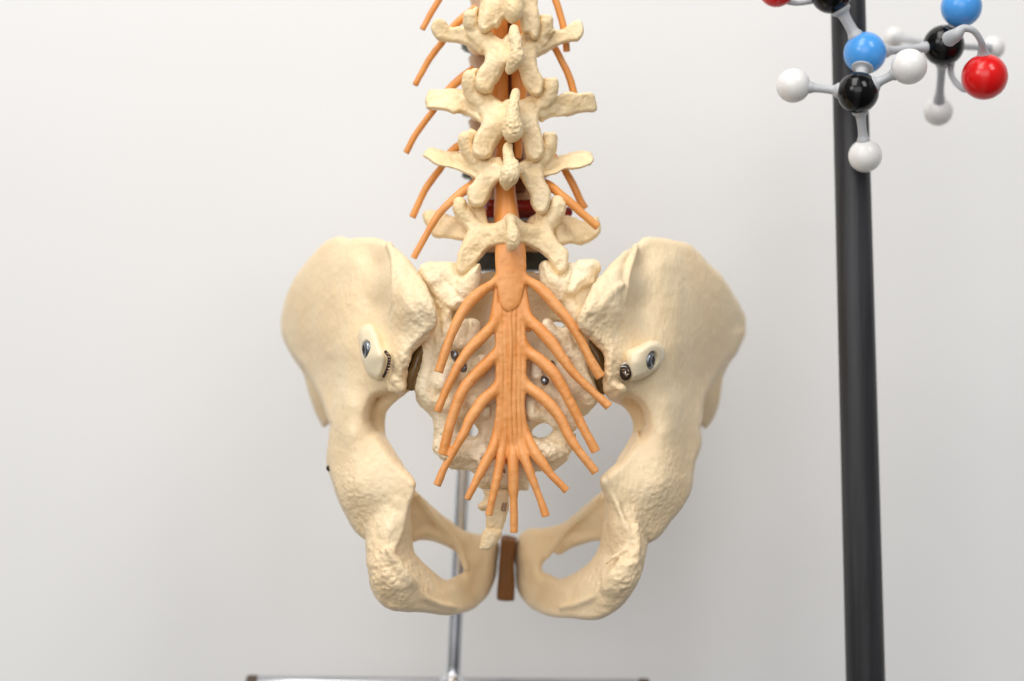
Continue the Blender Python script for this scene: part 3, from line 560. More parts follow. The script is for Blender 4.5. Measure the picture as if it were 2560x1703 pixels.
# ---- caps with screws
def ringpts(c, r, nrm, n=28):
    nrm = np.array(nrm, float); nrm /= np.linalg.norm(nrm); a = np.cross(nrm, [0, 1, 0]); a /= np.linalg.norm(a); b = np.cross(nrm, a)
    return [c+(a*math.cos(t)+b*math.sin(t))*r for t in np.linspace(0, 2*math.pi, n, endpoint=False)], nrm
def disk(c, r, nrm, prof):
    """lathe around nrm: prof = [(radius, height)]"""
    V = []; n = 28
    for rr, h in prof:
        p, N = ringpts(np.array(c, float), max(rr*r, 1e-3), nrm, n); V += [q+N*h*r for q in p]
    m = len(prof); Fc = [(i*n+k, i*n+(k+1) % n, (i+1)*n+(k+1) % n, (i+1)*n+k) for i in range(m-1) for k in range(n)]
    Fc += [tuple(range(n)), tuple((m-1)*n+k for k in range(n))]
    return np.array(V), Fc
def cap(side):
    if side == 'left':
        ol = R_('C', [(618, 800), (650, 738), (700, 722), (745, 745), (775, 810), (800, 880), (825, 920), (850, 965), (850, 1005), (830, 1062), (800, 1125), (760, 1138), (705, 1105), (672, 1060), (648, 990), (625, 900)])
        pts = [P('C', x, y, w)[:3] for x, y, w in [(640, 780, -62), (700, 740, -52), (640, 900, -58), (735, 850, -18), (780, 960, 10), (700, 960, -14), (690, 1060, -30), (800, 1080, 2), (840, 1000, 4)]]
        sc = P('C', 666, 912, -36); nr = (-1.0, .05, .42)
    else:
        ol = R_('D', [(828, 950), (850, 915), (900, 893), (950, 870), (1000, 848), (1060, 850), (1105, 890), (1117, 950), (1090, 1020), (1040, 1070), (960, 1120), (880, 1146), (850, 1130), (836, 1060), (826, 990)])
        pts = [P('D', x, y, w)[:3] for x, y, w in [(850, 950, 18), (900, 1000, 26), (870, 1100, 14), (960, 920, 20), (1000, 1000, 4), (1060, 870, -18), (1100, 940, -40), (1040, 1050, -18), (960, 1100, 4)]]
        sc = P('D', 1024, 990, -6); nr = (1.0, .05, .42)
    wf = TPS(pts); q = np.array(pts); lo = q.min(0)-70; hi = q.max(0)+50
    Fd = Field(lo, hi, 1.6); Fd.slab(outline(ol, wf), wf, 44, R=17, k=4)
    c = np.array(sc[:3]); N = np.array(nr)/np.linalg.norm(nr)
    Fd.chain([(*(c-N*4), 23), (*(c+N*46), 23)], k=3, sub=True)
    o = field_obj('fixing_cap', Fd, CAP, model, None, 2)
    s = part('screw', disk(c-N*8, 22.5, nr, [(.02, -.6), (1, -.6), (1, .0), (.95, .22), (.75, .34), (.45, .38), (.36, .2), (.02, -.15)]), STEEL, o)
    # cross slot bars
    p, N = ringpts(c-N*8, 1, nr, 4)
    for k in range(2):
        dirv = np.array(p[k])-(c-N*8)
        part('slot', tube([(*(c-N*8+dirv*11+N*7.6), 2.2), (*(c-N*8-dirv*11+N*7.6), 2.2)], 8), DARK, s)
    return o
cap('left'); cap('right')
# clips showing in the slots beside the caps
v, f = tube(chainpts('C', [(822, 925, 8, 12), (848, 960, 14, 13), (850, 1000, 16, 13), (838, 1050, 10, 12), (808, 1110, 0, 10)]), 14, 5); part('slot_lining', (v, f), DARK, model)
for t in np.linspace(0, 1, 7):
    y = 940+130*t; x = 842+14*math.sin(math.pi*t)
    part('spring_wire', tube(chainpts('C', [(x-9, y, 18, 5), (x+7, y+6, 20, 5)]), 8, 3), RUST, model)
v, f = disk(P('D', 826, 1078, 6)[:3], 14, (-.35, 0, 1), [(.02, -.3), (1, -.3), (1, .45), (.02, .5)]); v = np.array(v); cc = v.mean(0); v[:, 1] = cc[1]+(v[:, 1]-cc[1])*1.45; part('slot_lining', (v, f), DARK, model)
for x, y, dx, dy, dz, r_, m_ in ((800, 1020, 34, -12, 3, 4, MWHT), (792, 1036, 38, 2, 5, 3.5, MWHT), (800, 1058, 30, 8, 2, 4, RUST), (808, 1076, 14, 22, 6, 5, RUST), (822, 1070, 6, 30, 4, 4, MWHT), (830, 1104, 18, -14, 3, 7, RUST), (842, 1060, 8, 24, 5, 5, RUST)):
    part('spring_wire', tube(chainpts('D', [(x, y, 17, r_), (x+dx*.5, y+dy*.5-3, 18+dz, r_), (x+dx, y+dy, 18, r_*.8)]), 8, 3), m_, model)
# small steel screws in the sacral holes
def pin(reg, pts):
    v, f = tube([P(reg, *p) for p in pts], 18, 5, capr=.5); part('steel_pin', (v, f), STEEL, model)
pin('E', [(420, 815, -6, 26), (432, 850, -4, 32), (452, 890, -14, 24), (470, 920, -20, 22)])
pin('E', [(505, 915, -20, 22), (498, 945, -8, 30), (495, 950, -4, 28)])
pin('E', [(1125, 1020, -16, 24), (1138, 1045, -6, 34), (1145, 1050, -2, 28)])
pin('E', [(1190, 900, -26, 22), (1196, 920, -20, 22)])
v, f = sphere(P('N', 823, 1171, -140)[:3], 8, 20, 14); part('hole_plug', (v, f), DARK, model)

# ---- vertebrae
def lathe_body(cx, cy, rx, rz, hh, w, nm, m, parent, pinch=.86, amp=1.):
    V = []; n = 56; prof = [(0.02, -1), (.7, -1), (.93, -.98), (1, -.88), (.97, -.7), (pinch+.04, -.35), (pinch, 0), (pinch+.04, .35), (.97, .7), (1, .88), (.93, .98), (.7, 1), (.02, 1)]
    c = P('N', cx, cy, w)
    for r, h in prof:
        for k in range(n):
            t = 2*math.pi*k/n; ca, sa = math.cos(t), math.sin(t); kk = 1-.16*max(sa, 0)**2
            V.append((c[0]+rx*r*ca, c[1]+hh*h, c[2]+rz*r*sa*kk))
    Fc = [(i*n+k, i*n+(k+1) % n, (i+1)*n+(k+1) % n, (i+1)*n+k) for i in range(len(prof)-1) for k in range(n)]
    V = np.array(V); V = V+np.stack([fbm(V, 25, 2, s_) for s_ in (1, 2, 3)], 1)*amp
    return part(nm, (V, Fc), m, parent)
CUTS = {2: [('A', [(620, 315, -78, 26), (740, 335, -66, 24), (820, 390, -54, 14)]), ('A', [(1660, 400, -80, 24), (1560, 400, -66, 30)]), ('A', [(1010, 590, -18, 24), (1000, 700, -14, 22)]), ('A', [(960, 920, -22, 20), (900, 860, -18, 20)]), ('A', [(1170, 400, 10, 8), (1165, 560, 8, 8)])],
        3: [('A', [(640, 1010, -66, 24), (670, 1110, -60, 26), (780, 1150, -50, 20)]), ('A', [(1660, 1110, -68, 26), (1560, 1100, -56, 26)]), ('A', [(1740, 1160, -74, 12), (1900, 1150, -76, 10)]), ('A', [(980, 1160, -24, 22), (1080, 1180, -18, 20)]), ('A', [(1350, 1150, -22, 26)]), ('A', [(1100, 1330, 10, 14), (1085, 1400, 10, 14)])],
        4: [('B', [(590, 420, -66, 22), (680, 480, -52, 28), (740, 490, -40, 14)]), ('B', [(1530, 390, -66, 28), (1470, 480, -54, 26)]), ('B', [(880, 560, -22, 20), (830, 640, -20, 22)]), ('B', [(1310, 520, -30, 24)]), ('B', [(1320, 760, -20, 18)]), ('B', [(1085, 515, 48, 16), (1090, 525, 40, 14)])],
        5: [('B', [(700, 900, -50, 24), (760, 940, -44, 26)]), ('B', [(1430, 950, -40, 24), (1440, 1060, -26, 20)]), ('B', [(900, 1060, -14, 26), (980, 1050, -8, 18)]), ('B', [(1260, 1060, -14, 22)]), ('B', [(690, 1250, -20, 20), (650, 1340, -18, 20)]), ('B', [(1520, 1330, -20, 16)]), ('B', [(420, 1010, -112, 30), (540, 1030, -100, 30)]), ('B', [(1700, 1080, -108, 30), (1820, 1060, -112, 26)])]}
PLATES = {
 1: [([(470, -40), (455, 20), (438, 80), (440, 140), (462, 182), (500, 168), (528, 148), (545, 157), (565, 118), (600, 95), (640, 80), (672, 100), (680, 160), (690, 192), (722, 192), (748, 222), (772, 205), (786, 140), (780, 75), (752, 30), (748, -40)],
      [(480, 0, -50), (620, 0, -34), (740, 0, -50), (470, 160, -40), (560, 100, -44), (760, 190, -42), (690, 120, -44)], 20, 11)],
 2: [([(455, 190), (510, 185), (545, 205), (575, 222), (600, 188), (640, 200), (690, 200), (720, 200), (760, 215), (800, 190), (808, 240), (780, 280), (762, 310), (766, 350), (775, 400), (800, 440), (805, 490), (790, 530), (760, 540), (720, 515), (690, 470), (672, 400), (650, 372), (590, 372), (560, 430), (530, 470), (505, 512), (460, 515), (430, 490), (425, 440), (440, 390), (470, 350), (478, 320), (468, 290), (440, 265), (420, 230)],
      [(430, 230, -84), (500, 210, -78), (580, 240, -62), (760, 230, -80), (500, 320, -46), (610, 320, -24), (740, 320, -48), (470, 400, -36), (460, 490, -34), (540, 430, -46), (740, 420, -40), (770, 510, -36), (690, 420, -48)], 22, 12),
     ([(177, 150), (200, 110), (250, 115), (280, 160), (340, 152), (400, 172), (450, 220), (460, 300), (400, 262), (330, 240), (260, 235), (215, 225), (185, 190)], [(200, 160, -88), (300, 190, -102), (380, 200, -92), (450, 270, -72), (350, 235, -98)], 15, 9),
     ([(1030, 160), (1015, 120), (985, 113), (950, 140), (900, 175), (850, 170), (800, 220), (750, 310), (800, 292), (870, 260), (930, 240), (990, 230), (1025, 200)], [(1000, 160, -90), (900, 205, -104), (820, 240, -90), (770, 290, -72), (880, 250, -98)], 15, 9)],
 3: [([(450, 520), (500, 525), (545, 560), (575, 577), (600, 560), (680, 560), (720, 540), (790, 530), (830, 540), (800, 600), (780, 640), (775, 690), (795, 760), (805, 830), (795, 880), (760, 905), (720, 890), (700, 830), (685, 770), (650, 740), (590, 750), (560, 780), (530, 830), (510, 870), (470, 890), (430, 880), (405, 850), (408, 790), (425, 750), (450, 710), (457, 680), (455, 640), (430, 600), (420, 560)],
      [(430, 560, -84), (500, 545, -78), (580, 600, -60), (790, 560, -84), (700, 560, -74), (500, 660, -44), (620, 660, -22), (740, 660, -44), (460, 760, -36), (450, 860, -34), (540, 780, -48), (740, 770, -40), (765, 880, -36), (700, 780, -48)], 22, 12),
     ([(150, 590), (146, 560), (165, 510), (220, 508), (270, 495), (340, 505), (380, 520), (430, 560), (440, 620), (456, 685), (420, 662), (350, 627), (300, 637), (260, 620), (160, 610)], [(170, 560, -94), (280, 560, -88), (330, 580, -84), (370, 570, -98), (430, 640, -74), (380, 630, -88)], 15, 8),
     ([(785, 628), (830, 580), (880, 545), (940, 515), (1000, 525), (1075, 522), (1098, 580), (1092, 625), (1010, 632), (935, 650), (880, 640), (785, 668)], [(1060, 570, -94), (960, 560, -86), (900, 600, -98), (840, 620, -88), (800, 650, -76), (1000, 625, -98)], 15, 8)],
 4: [([(440, 900), (470, 885), (520, 875), (560, 890), (590, 920), (650, 925), (690, 910), (740, 880), (800, 880), (820, 900), (805, 950), (805, 1000), (835, 1060), (842, 1120), (820, 1180), (790, 1198), (760, 1185), (735, 1140), (725, 1080), (690, 1020), (660, 980), (600, 1000), (545, 1020), (515, 1060), (500, 1100), (470, 1150), (430, 1160), (395, 1145), (375, 1100), (380, 1050), (410, 1020), (430, 980), (430, 940)],
      [(450, 910, -84), (520, 900, -76), (600, 950, -44), (800, 910, -84), (720, 920, -70), (480, 980, -44), (620, 980, -30), (760, 980, -46), (430, 1080, -36), (420, 1140, -34), (500, 1050, -48), (780, 1080, -40), (800, 1170, -36), (720, 1040, -52)], 21, 11),
     ([(133, 870), (160, 835), (190, 830), (260, 850), (340, 855), (400, 880), (440, 930), (440, 1000), (380, 975), (300, 945), (215, 930), (150, 885)], [(160, 860, -100), (260, 890, -94), (340, 910, -102), (400, 940, -88), (430, 980, -72)], 13, 8),
     ([(790, 960), (800, 920), (850, 885), (930, 867), (980, 850), (1060, 852), (1078, 880), (1075, 915), (1000, 945), (920, 950), (870, 975), (800, 985)], [(1060, 885, -98), (950, 900, -92), (870, 930, -102), (820, 960, -84)], 14, 8)],
 5: [([(302, 1130), (320, 1108), (365, 1118), (385, 1150), (470, 1165), (480, 1200), (495, 1250), (560, 1240), (590, 1205), (620, 1198), (650, 1212), (690, 1250), (748, 1250), (755, 1200), (800, 1195), (832, 1175), (850, 1105), (900, 1105), (930, 1150), (920, 1200), (880, 1230), (855, 1270), (860, 1310), (890, 1360), (935, 1400), (942, 1450), (935, 1510), (895, 1537), (860, 1500), (820, 1440), (760, 1400), (700, 1368), (640, 1372), (590, 1372), (520, 1380), (480, 1410), (440, 1460), (380, 1520), (340, 1542), (315, 1505), (320, 1440), (330, 1400), (370, 1350), (387, 1310), (370, 1270), (350, 1240), (310, 1200)],
      [(320, 1140, -56), (420, 1200, -78), (470, 1180, -84), (420, 1270, -56), (350, 1200, -62), (520, 1290, -38), (620, 1250, -16), (700, 1290, -34), (800, 1220, -80), (890, 1140, -56), (830, 1280, -56), (400, 1360, -42), (350, 1480, -34), (450, 1420, -46), (830, 1390, -44), (910, 1490, -34), (780, 1380, -46)], 22, 12),
     ([(127, 1205), (150, 1180), (200, 1180), (260, 1200), (320, 1230), (380, 1260), (385, 1345), (280, 1335), (190, 1325), (165, 1280), (140, 1250)], [(150, 1210, -130), (260, 1260, -120), (200, 1310, -124), (330, 1300, -100), (280, 1220, -128)], 26, 12),
     ([(860, 1270), (900, 1220), (960, 1215), (1030, 1240), (1080, 1215), (1110, 1220), (1124, 1270), (1110, 1320), (1020, 1370), (950, 1360), (880, 1372)], [(1100, 1250, -130), (1000, 1300, -118), (940, 1240, -130), (900, 1310, -100), (1050, 1340, -126)], 26, 12)]}
KN = lambda pl, hi_, lo_: (pl, hi_+lo_, 17, 9)
PLATES[2] += [KN([(362, 78), (380, 60), (410, 58), (425, 42), (437, 52), (441, 150), (470, 200), (450, 240), (420, 220), (380, 150), (362, 110)], [(380, 80, -54), (420, 60, -60)], [(400, 150, -66), (450, 220, -78)]),
              KN([(788, 92), (805, 85), (845, 85), (858, 110), (855, 160), (870, 182), (830, 222), (780, 290), (750, 320), (765, 220), (786, 160)], [(800, 110, -60), (845, 100, -54)], [(830, 180, -68), (765, 290, -76)])]
PLATES[3] += [KN([(352, 430), (370, 402), (400, 397), (432, 382), (440, 400), (430, 440), (440, 500), (480, 530), (450, 560), (400, 520), (365, 495), (350, 460)], [(370, 420, -54), (420, 400, -60)], [(400, 490, -68), (460, 550, -80)]),
              KN([(805, 442), (830, 436), (880, 440), (888, 480), (880, 520), (850, 562), (800, 620), (770, 640), (780, 560), (800, 500)], [(820, 460, -60), (875, 455, -54)], [(850, 530, -68), (780, 610, -76)])]
PLATES[4] += [KN([(330, 770), (350, 747), (390, 730), (430, 737), (432, 760), (407, 800), (412, 870), (450, 900), (440, 940), (400, 900), (350, 822), (330, 800)], [(350, 770, -54), (420, 745, -62)], [(370, 830, -66), (430, 920, -80)]),
              KN([(800, 752), (830, 741), (870, 747), (880, 780), (870, 820), (850, 870), (830, 920), (800, 960), (780, 940), (790, 880), (805, 830)], [(815, 770, -60), (865, 765, -54)], [(850, 830, -68), (800, 930, -78)])]
def vertebra(chains, bounds, body, seed):
    Fd = Field(bounds[0], bounds[1], 2.0)
    for reg, pts, k, fz in chains:
        g = .76 if fz < .8 and reg != 'N' else 1.06
        Fd.chain(chainpts(reg, [(x, y, w, r*g) for x, y, w, r in pts]), k=max(3, k-2.5), fz=fz)
    for pl, cp, T_, R_e in PLATES[seed]:
        pf = TPS([P('J', *c_)[:3] for c_ in cp]); Fd.slab(outline(R_('J', pl), pf), pf, T_, R=R_e*.72, k=4)
    for reg, pts in CUTS.get(seed, []): Fd.chain(chainpts(reg, pts), k=9, sub=True)
    o = field_obj('vertebra', Fd, VBONE, model, lambda v: 1.5+1.2*fbm(v+seed*91, 40, 2, seed)+.7*fbm(v, 17, 2, seed+5)-1.5*np.abs(fbm(v, 30, 2, seed+30))+.55*fbm(v, 7, 2, seed+9)-.9*np.clip(fbm(v, 11, 2, seed+60)-.75, 0, 1)*3
                  +np.clip((v[:, 2]-15)/20, 0, 1)*(2.0*(1-np.abs(fbm(v, 15, 3, seed+12))-.6)+.9*fbm(v, 6, 2, seed+2)), 1)
    cx, cy, rx, hh = body
    lathe_body(cx, cy, rx, 78, hh, -290, 'vertebral_body', BODY, o)
    return o
def ped(cx, cy, dx=62):   # pedicles joining arch and body
    return [('N', [(cx-dx, cy, -130, 26), (cx-dx+4, cy+2, -260, 24)], 10, 1.), ('N', [(cx+dx, cy, -130, 26), (cx+dx-4, cy+2, -260, 24)], 10, 1.)]
V1 = [('A', [(1000, -60, -60, 120), (960, 110, -52, 112), (905, 225, -50, 92), (880, 270, -52, 70)], 10, .6), ('A', [(1040, 60, -48, 70), (1035, 240, -55, 40), (1015, 270, -56, 26)], 10, .7),
      ('A', [(1380, -60, -60, 95), (1400, 140, -52, 90), (1410, 290, -50, 78), (1415, 370, -52, 40)], 10, .6), ('A', [(1330, 150, -50, 70), (1320, 300, -56, 50)], 10, .7),
      ('A', [(1215, -40, -10, 95), (1205, 60, 0, 92), (1200, 130, 0, 90), (1190, 190, -4, 50)], 10, 1.1), ('A', [(1050, -80, -60, 120), (1350, -80, -60, 120)], 20, .6)]
V2 = [('A', [(790, 240, -88, 70), (860, 330, -88, 90), (930, 400, -80, 90)], 10, .5), ('A', [(1500, 300, -88, 64), (1460, 400, -84, 74)], 10, .5), ('A', [(430, 325, -110, 96), (445, 300, -110, 88), (540, 335, -112, 62), (640, 330, -108, 55), (740, 370, -98, 62), (850, 440, -80, 76), (940, 480, -66, 80)], 8, .6),
      ('A', [(425, 260, -110, 50), (420, 390, -110, 34)], 8, .6), ('A', [(560, 410, -112, 22), (700, 440, -108, 26), (800, 480, -96, 40), (880, 540, -86, 50)], 8, .7),
      ('A', [(1865, 315, -110, 88), (1850, 350, -110, 84), (1740, 370, -112, 60), (1640, 400, -110, 60), (1540, 450, -98, 70), (1440, 500, -80, 72)], 8, .6), ('A', [(1700, 430, -114, 26), (1560, 520, -104, 40), (1450, 570, -90, 40)], 8, .7),
      ('A', [(745, 165, -64, 62), (745, 225, -70, 72), (780, 320, -80, 80), (860, 420, -76, 70)], 8, .8), ('A', [(800, 110, -80, 26)], 8, 1),
      ('A', [(1575, 215, -66, 50), (1550, 230, -66, 60), (1550, 320, -76, 68), (1500, 430, -80, 60)], 8, .8),
      ('A', [(920, 400, -74, 60), (980, 470, -66, 90), (1050, 540, -56, 110), (1130, 580, -50, 100), (1220, 590, -46, 80), (1320, 550, -56, 100), (1390, 480, -68, 80)], 10, .45),
      ('A', [(1000, 420, -72, 54), (1100, 490, -60, 60), (1145, 420, -60, 40)], 8, .5), ('A', [(1300, 420, -70, 54), (1270, 520, -60, 60)], 8, .5),
      ('A', [(980, 560, -62, 96), (980, 680, -56, 104), (930, 800, -54, 106), (900, 880, -54, 92)], 10, .55),
      ('A', [(1360, 560, -62, 76), (1370, 680, -58, 84), (1400, 820, -54, 94), (1420, 930, -54, 90)], 10, .55),
      ('A', [(1208, 312, 16, 46), (1216, 370, 26, 54), (1228, 450, 34, 56), (1235, 540, 36, 58), (1235, 610, 34, 70), (1200, 680, 24, 62), (1160, 750, 12, 38)], 7, 1.1), ('A', [(1215, 350, -30, 40), (1225, 600, -20, 52)], 14, 1.6)]+ped(1256, 108)
V3 = [('A', [(800, 880, -88, 80), (860, 980, -88, 95), (930, 1080, -80, 95)], 10, .5), ('A', [(1540, 930, -88, 84), (1480, 1050, -84, 90)], 10, .5), ('A', [(375, 1060, -110, 92), (470, 1050, -110, 100), (560, 1065, -108, 104), (660, 1070, -102, 96), (760, 1090, -92, 84), (860, 1150, -78, 74), (940, 1200, -66, 80)], 8, .5),
      ('A', [(330, 1090, -112, 52), (340, 1010, -112, 44)], 8, .6), ('A', [(560, 1140, -104, 50), (700, 1190, -102, 36), (840, 1250, -90, 36)], 8, .7),
      ('A', [(1985, 1090, -110, 82), (1900, 1095, -110, 92), (1780, 1110, -110, 88), (1680, 1110, -104, 86), (1560, 1140, -94, 78), (1450, 1190, -78, 74)], 8, .5), ('A', [(2010, 1130, -112, 50), (1990, 1040, -112, 50)], 8, .6), ('A', [(1790, 1180, -112, 42), (1600, 1220, -102, 34), (1500, 1260, -90, 40)], 8, .7),
      ('A', [(735, 820, -62, 66), (735, 900, -68, 76), (770, 1000, -78, 84), (850, 1080, -76, 70)], 8, .8), ('A', [(790, 760, -72, 34)], 8, 1),
      ('A', [(1620, 880, -66, 52), (1605, 900, -66, 60), (1590, 1000, -76, 74), (1500, 1100, -78, 64)], 8, .8),
      ('A', [(920, 1080, -74, 66), (960, 1160, -66, 96), (1010, 1240, -56, 110), (1100, 1250, -50, 90), (1200, 1260, -46, 80), (1300, 1240, -54, 100), (1380, 1140, -66, 90)], 10, .45),
      ('A', [(1000, 1110, -66, 60), (1100, 1150, -58, 60), (1150, 1080, -60, 36)], 8, .5), ('A', [(1300, 1120, -64, 66)], 8, .5),
      ('A', [(960, 1240, -60, 96), (960, 1370, -56, 104)], 10, .55), ('B', [(900, 20, -55, 95), (860, 140, -54, 105), (815, 240, -54, 92), (795, 290, -54, 76)], 10, .55),
      ('A', [(1380, 1260, -60, 80), (1390, 1400, -56, 92)], 10, .55), ('B', [(1290, 30, -55, 88), (1300, 160, -54, 92), (1315, 260, -54, 88), (1310, 320, -54, 76)], 10, .55),
      ('A', [(1225, 980, 14, 44), (1212, 1060, 26, 48), (1195, 1150, 36, 58), (1190, 1230, 40, 70), (1188, 1310, 40, 92), (1190, 1390, 36, 98), (1178, 1450, 26, 60), (1175, 1480, 20, 30)], 7, .9), ('A', [(1210, 1040, -30, 40), (1195, 1330, -20, 70)], 14, 1.6)]+ped(1258, 275)
V4 = [('B', [(690, 220, -84, 70), (740, 330, -84, 85), (820, 420, -80, 80)], 10, .5), ('B', [(1430, 240, -84, 66), (1400, 340, -84, 74)], 10, .5), ('B', [(265, 345, -112, 38), (320, 335, -112, 56), (400, 370, -112, 56), (490, 385, -110, 58), (590, 380, -104, 62), (680, 420, -92, 76), (760, 470, -78, 74)], 8, .6), ('B', [(600, 470, -106, 44), (700, 500, -96, 44), (780, 520, -84, 50)], 8, .6),
      ('B', [(1830, 385, -112, 64), (1740, 390, -112, 66), (1640, 410, -110, 62), (1540, 430, -102, 66), (1440, 450, -86, 70)], 8, .55), ('B', [(1840, 350, -112, 40), (1850, 420, -112, 38)], 8, .6), ('B', [(1520, 500, -108, 36), (1420, 500, -92, 44)], 8, .7),
      ('B', [(635, 170, -62, 52), (630, 220, -66, 56), (670, 310, -76, 66), (740, 390, -78, 66)], 8, .8), ('B', [(700, 115, -74, 28)], 8, 1),
      ('B', [(1490, 175, -66, 50), (1480, 230, -68, 56), (1450, 320, -78, 66), (1390, 400, -80, 60)], 8, .8),
      ('B', [(800, 440, -74, 66), (880, 470, -64, 84), (960, 500, -56, 80), (1060, 520, -50, 70), (1160, 480, -54, 66), (1250, 450, -62, 70), (1330, 470, -68, 74)], 10, .45), ('B', [(900, 400, -70, 44), (970, 395, -70, 36)], 8, .5),
      ('B', [(850, 530, -62, 84), (820, 620, -56, 84), (770, 710, -54, 96), (755, 760, -54, 80)], 10, .55),
      ('B', [(1330, 520, -62, 74), (1350, 630, -58, 78), (1375, 740, -54, 92), (1385, 820, -54, 84)], 10, .55), ('B', [(1180, 490, -30, 30), (1240, 590, -50, 30), (1290, 690, -56, 30)], 10, .8),
      ('B', [(1057, 262, 14, 40), (1060, 340, 26, 44), (1076, 410, 34, 54), (1095, 470, 38, 78), (1075, 540, 38, 92), (1050, 600, 28, 66), (1045, 670, 14, 22)], 7, .9), ('B', [(1060, 310, -30, 36), (1070, 560, -20, 66)], 14, 1.6)]+ped(1262, 425)
V5 = [('B', [(275, 925, -150, 46), (340, 990, -152, 78), (450, 1050, -148, 96), (560, 1070, -135, 100), (660, 1050, -110, 90)], 8, .6), ('B', [(420, 960, -150, 40), (540, 990, -140, 50)], 8, .7),
      ('B', [(1910, 985, -150, 46), (1890, 1050, -152, 66), (1780, 1100, -150, 100), (1660, 1090, -138, 100), (1560, 1070, -115, 90)], 8, .6), ('B', [(1740, 1010, -150, 40), (1620, 980, -136, 60)], 8, .7),
      ('B', [(590, 820, -66, 58), (585, 870, -66, 60), (640, 950, -74, 80), (700, 1020, -74, 74)], 8, .8), ('B', [(735, 840, -96, 84), (770, 920, -88, 88), (800, 990, -76, 70)], 8, .5),
      ('B', [(1545, 810, -66, 62), (1550, 860, -66, 74), (1500, 950, -74, 76), (1440, 1030, -74, 74)], 8, .8), ('B', [(1410, 860, -90, 76), (1390, 960, -84, 84)], 8, .5),
      ('B', [(740, 1050, -64, 86), (830, 1100, -54, 92), (940, 1090, -44, 86), (1030, 1075, -34, 94), (1090, 1060, -28, 110), (1160, 1080, -36, 88), (1260, 1100, -46, 80), (1390, 1100, -60, 90)], 10, .5), ('B', [(1080, 970, -26, 44), (1090, 990, -10, 46)], 12, .8),
      ('B', [(740, 1080, -60, 80), (700, 1180, -54, 88), (645, 1290, -50, 82), (610, 1400, -50, 66), (595, 1480, -52, 40)], 10, .5), ('B', [(780, 1190, -56, 60), (700, 1310, -52, 50)], 10, .5),
      ('B', [(1400, 1100, -60, 80), (1440, 1180, -54, 84), (1510, 1290, -50, 82), (1575, 1390, -50, 70), (1575, 1480, -52, 50)], 10, .5), ('B', [(1370, 1170, -56, 56), (1450, 1310, -52, 50)], 10, .5),
      ('B', [(1090, 1030, 8, 40), (1105, 1110, 20, 56), (1110, 1190, 18, 62), (1090, 1250, 4, 44)], 8, .9), ('B', [(1095, 1070, -26, 60), (1095, 1200, -26, 56)], 14, 1.2)]+ped(1268, 565, 78)
vertebra(V1, ((1130, -70, -330), (1400, 120, 60)), (1256, 35, 92, 66), 1)
vertebra(V2, ((1050, -5, -330), (1480, 260, 70)), (1255, 200, 90, 66), 2)
vertebra(V3, ((1040, 150, -330), (1510, 420, 75)), (1258, 358, 94, 66), 3)
vertebra(V4, ((1030, 300, -330), (1510, 545, 75)), (1264, 480, 99, 32), 4)
vertebra(V5, ((1030, 475, -330), (1530, 710, 60)), (1270, 596, 104, 46), 5)
for cx, cy, rx, m, hh in ((1254, 118, 103, GDISC, 11), (1256, 279, 105, GDISC, 10), (1262, 438, 110, GDISC, 10), (1268, 531, 108, RED, 18), (1278, 655, 112, DISC, 24)):
    lathe_body(cx, cy, rx, 84, hh, -290, 'intervertebral_disc', m, model, 1.02)
part('disc_bulge', sphere(P('B', 1640, 905, -190)[:3], 14, 24, 16), RED, model)
part('disc_bulge', tube(chainpts('B', [(880, 840, -190, 62), (1080, 850, -180, 64), (1300, 840, -185, 60)]), 20, 5, capr=.6), RED, model)

# ---- nerves
def mktube(nm, pts, m=NERVE2, capr=.18):
    v, f = tube(pts, 18, 6, capr=capr)
    v = v+np.stack([fbm(v, 30, 2, s_) for s_ in (1, 2, 3)], 1)*.8
    return part(nm, (v, f), m, model)
UP = [('A', [(470, -80, -130, 32), (340, 120, -130, 33), (236, 312, -130, 32)]),
      ('A', [(800, 80, -180, 40), (670, 190, -170, 44), (560, 290, -160, 38), (430, 470, -150, 34), (290, 660, -150, 34), (162, 900, -150, 32)]),
      ('A', [(780, 740, -180, 50), (640, 840, -170, 48), (500, 970, -165, 38), (340, 1190, -150, 34), (170, 1420, -150, 34), (61+4, 1616, -150, 34)]),
      ('B', [(700, 200, -180, 40), (570, 260, -170, 42), (480, 340, -165, 38), (400, 470, -160, 36), (280, 630, -150, 34), (200, 780, -150, 34), (122, 950, -150, 34)]),
      ('B', [(830, 600, -130, 56), (720, 640, -110, 52), (620, 700, -90, 46), (520, 780, -80, 40), (400, 900, -76, 38), (300, 1050, -72, 36), (220, 1190, -72, 34), (135, 1350, -72, 32)]),
      ('A', [(1620, -80, -150, 36), (1690, 130, -150, 38), (1740, 330, -150, 38), (1768, 540, -150, 38)]),
      ('A', [(1480, 420, -200, 34), (1610, 470, -165, 36), (1720, 660, -150, 38), (1800, 840, -150, 40), (1860, 1060, -150, 40)]),
      ('B', [(1480, 330, -200, 34), (1590, 450, -165, 36), (1700, 650, -150, 38), (1760, 780, -150, 38), (1808, 865, -150, 40)]),
      ('B', [(1330, 600, -150, 50), (1450, 640, -110, 48), (1560, 720, -80, 44), (1700, 840, -68, 42), (1820, 950, -64, 40), (1935, 1045, -64, 40)])]
for reg, pts in UP: mktube('spinal_nerve', chainpts(reg, pts), NERVE if pts[0][2] > -140 else NERVE2)
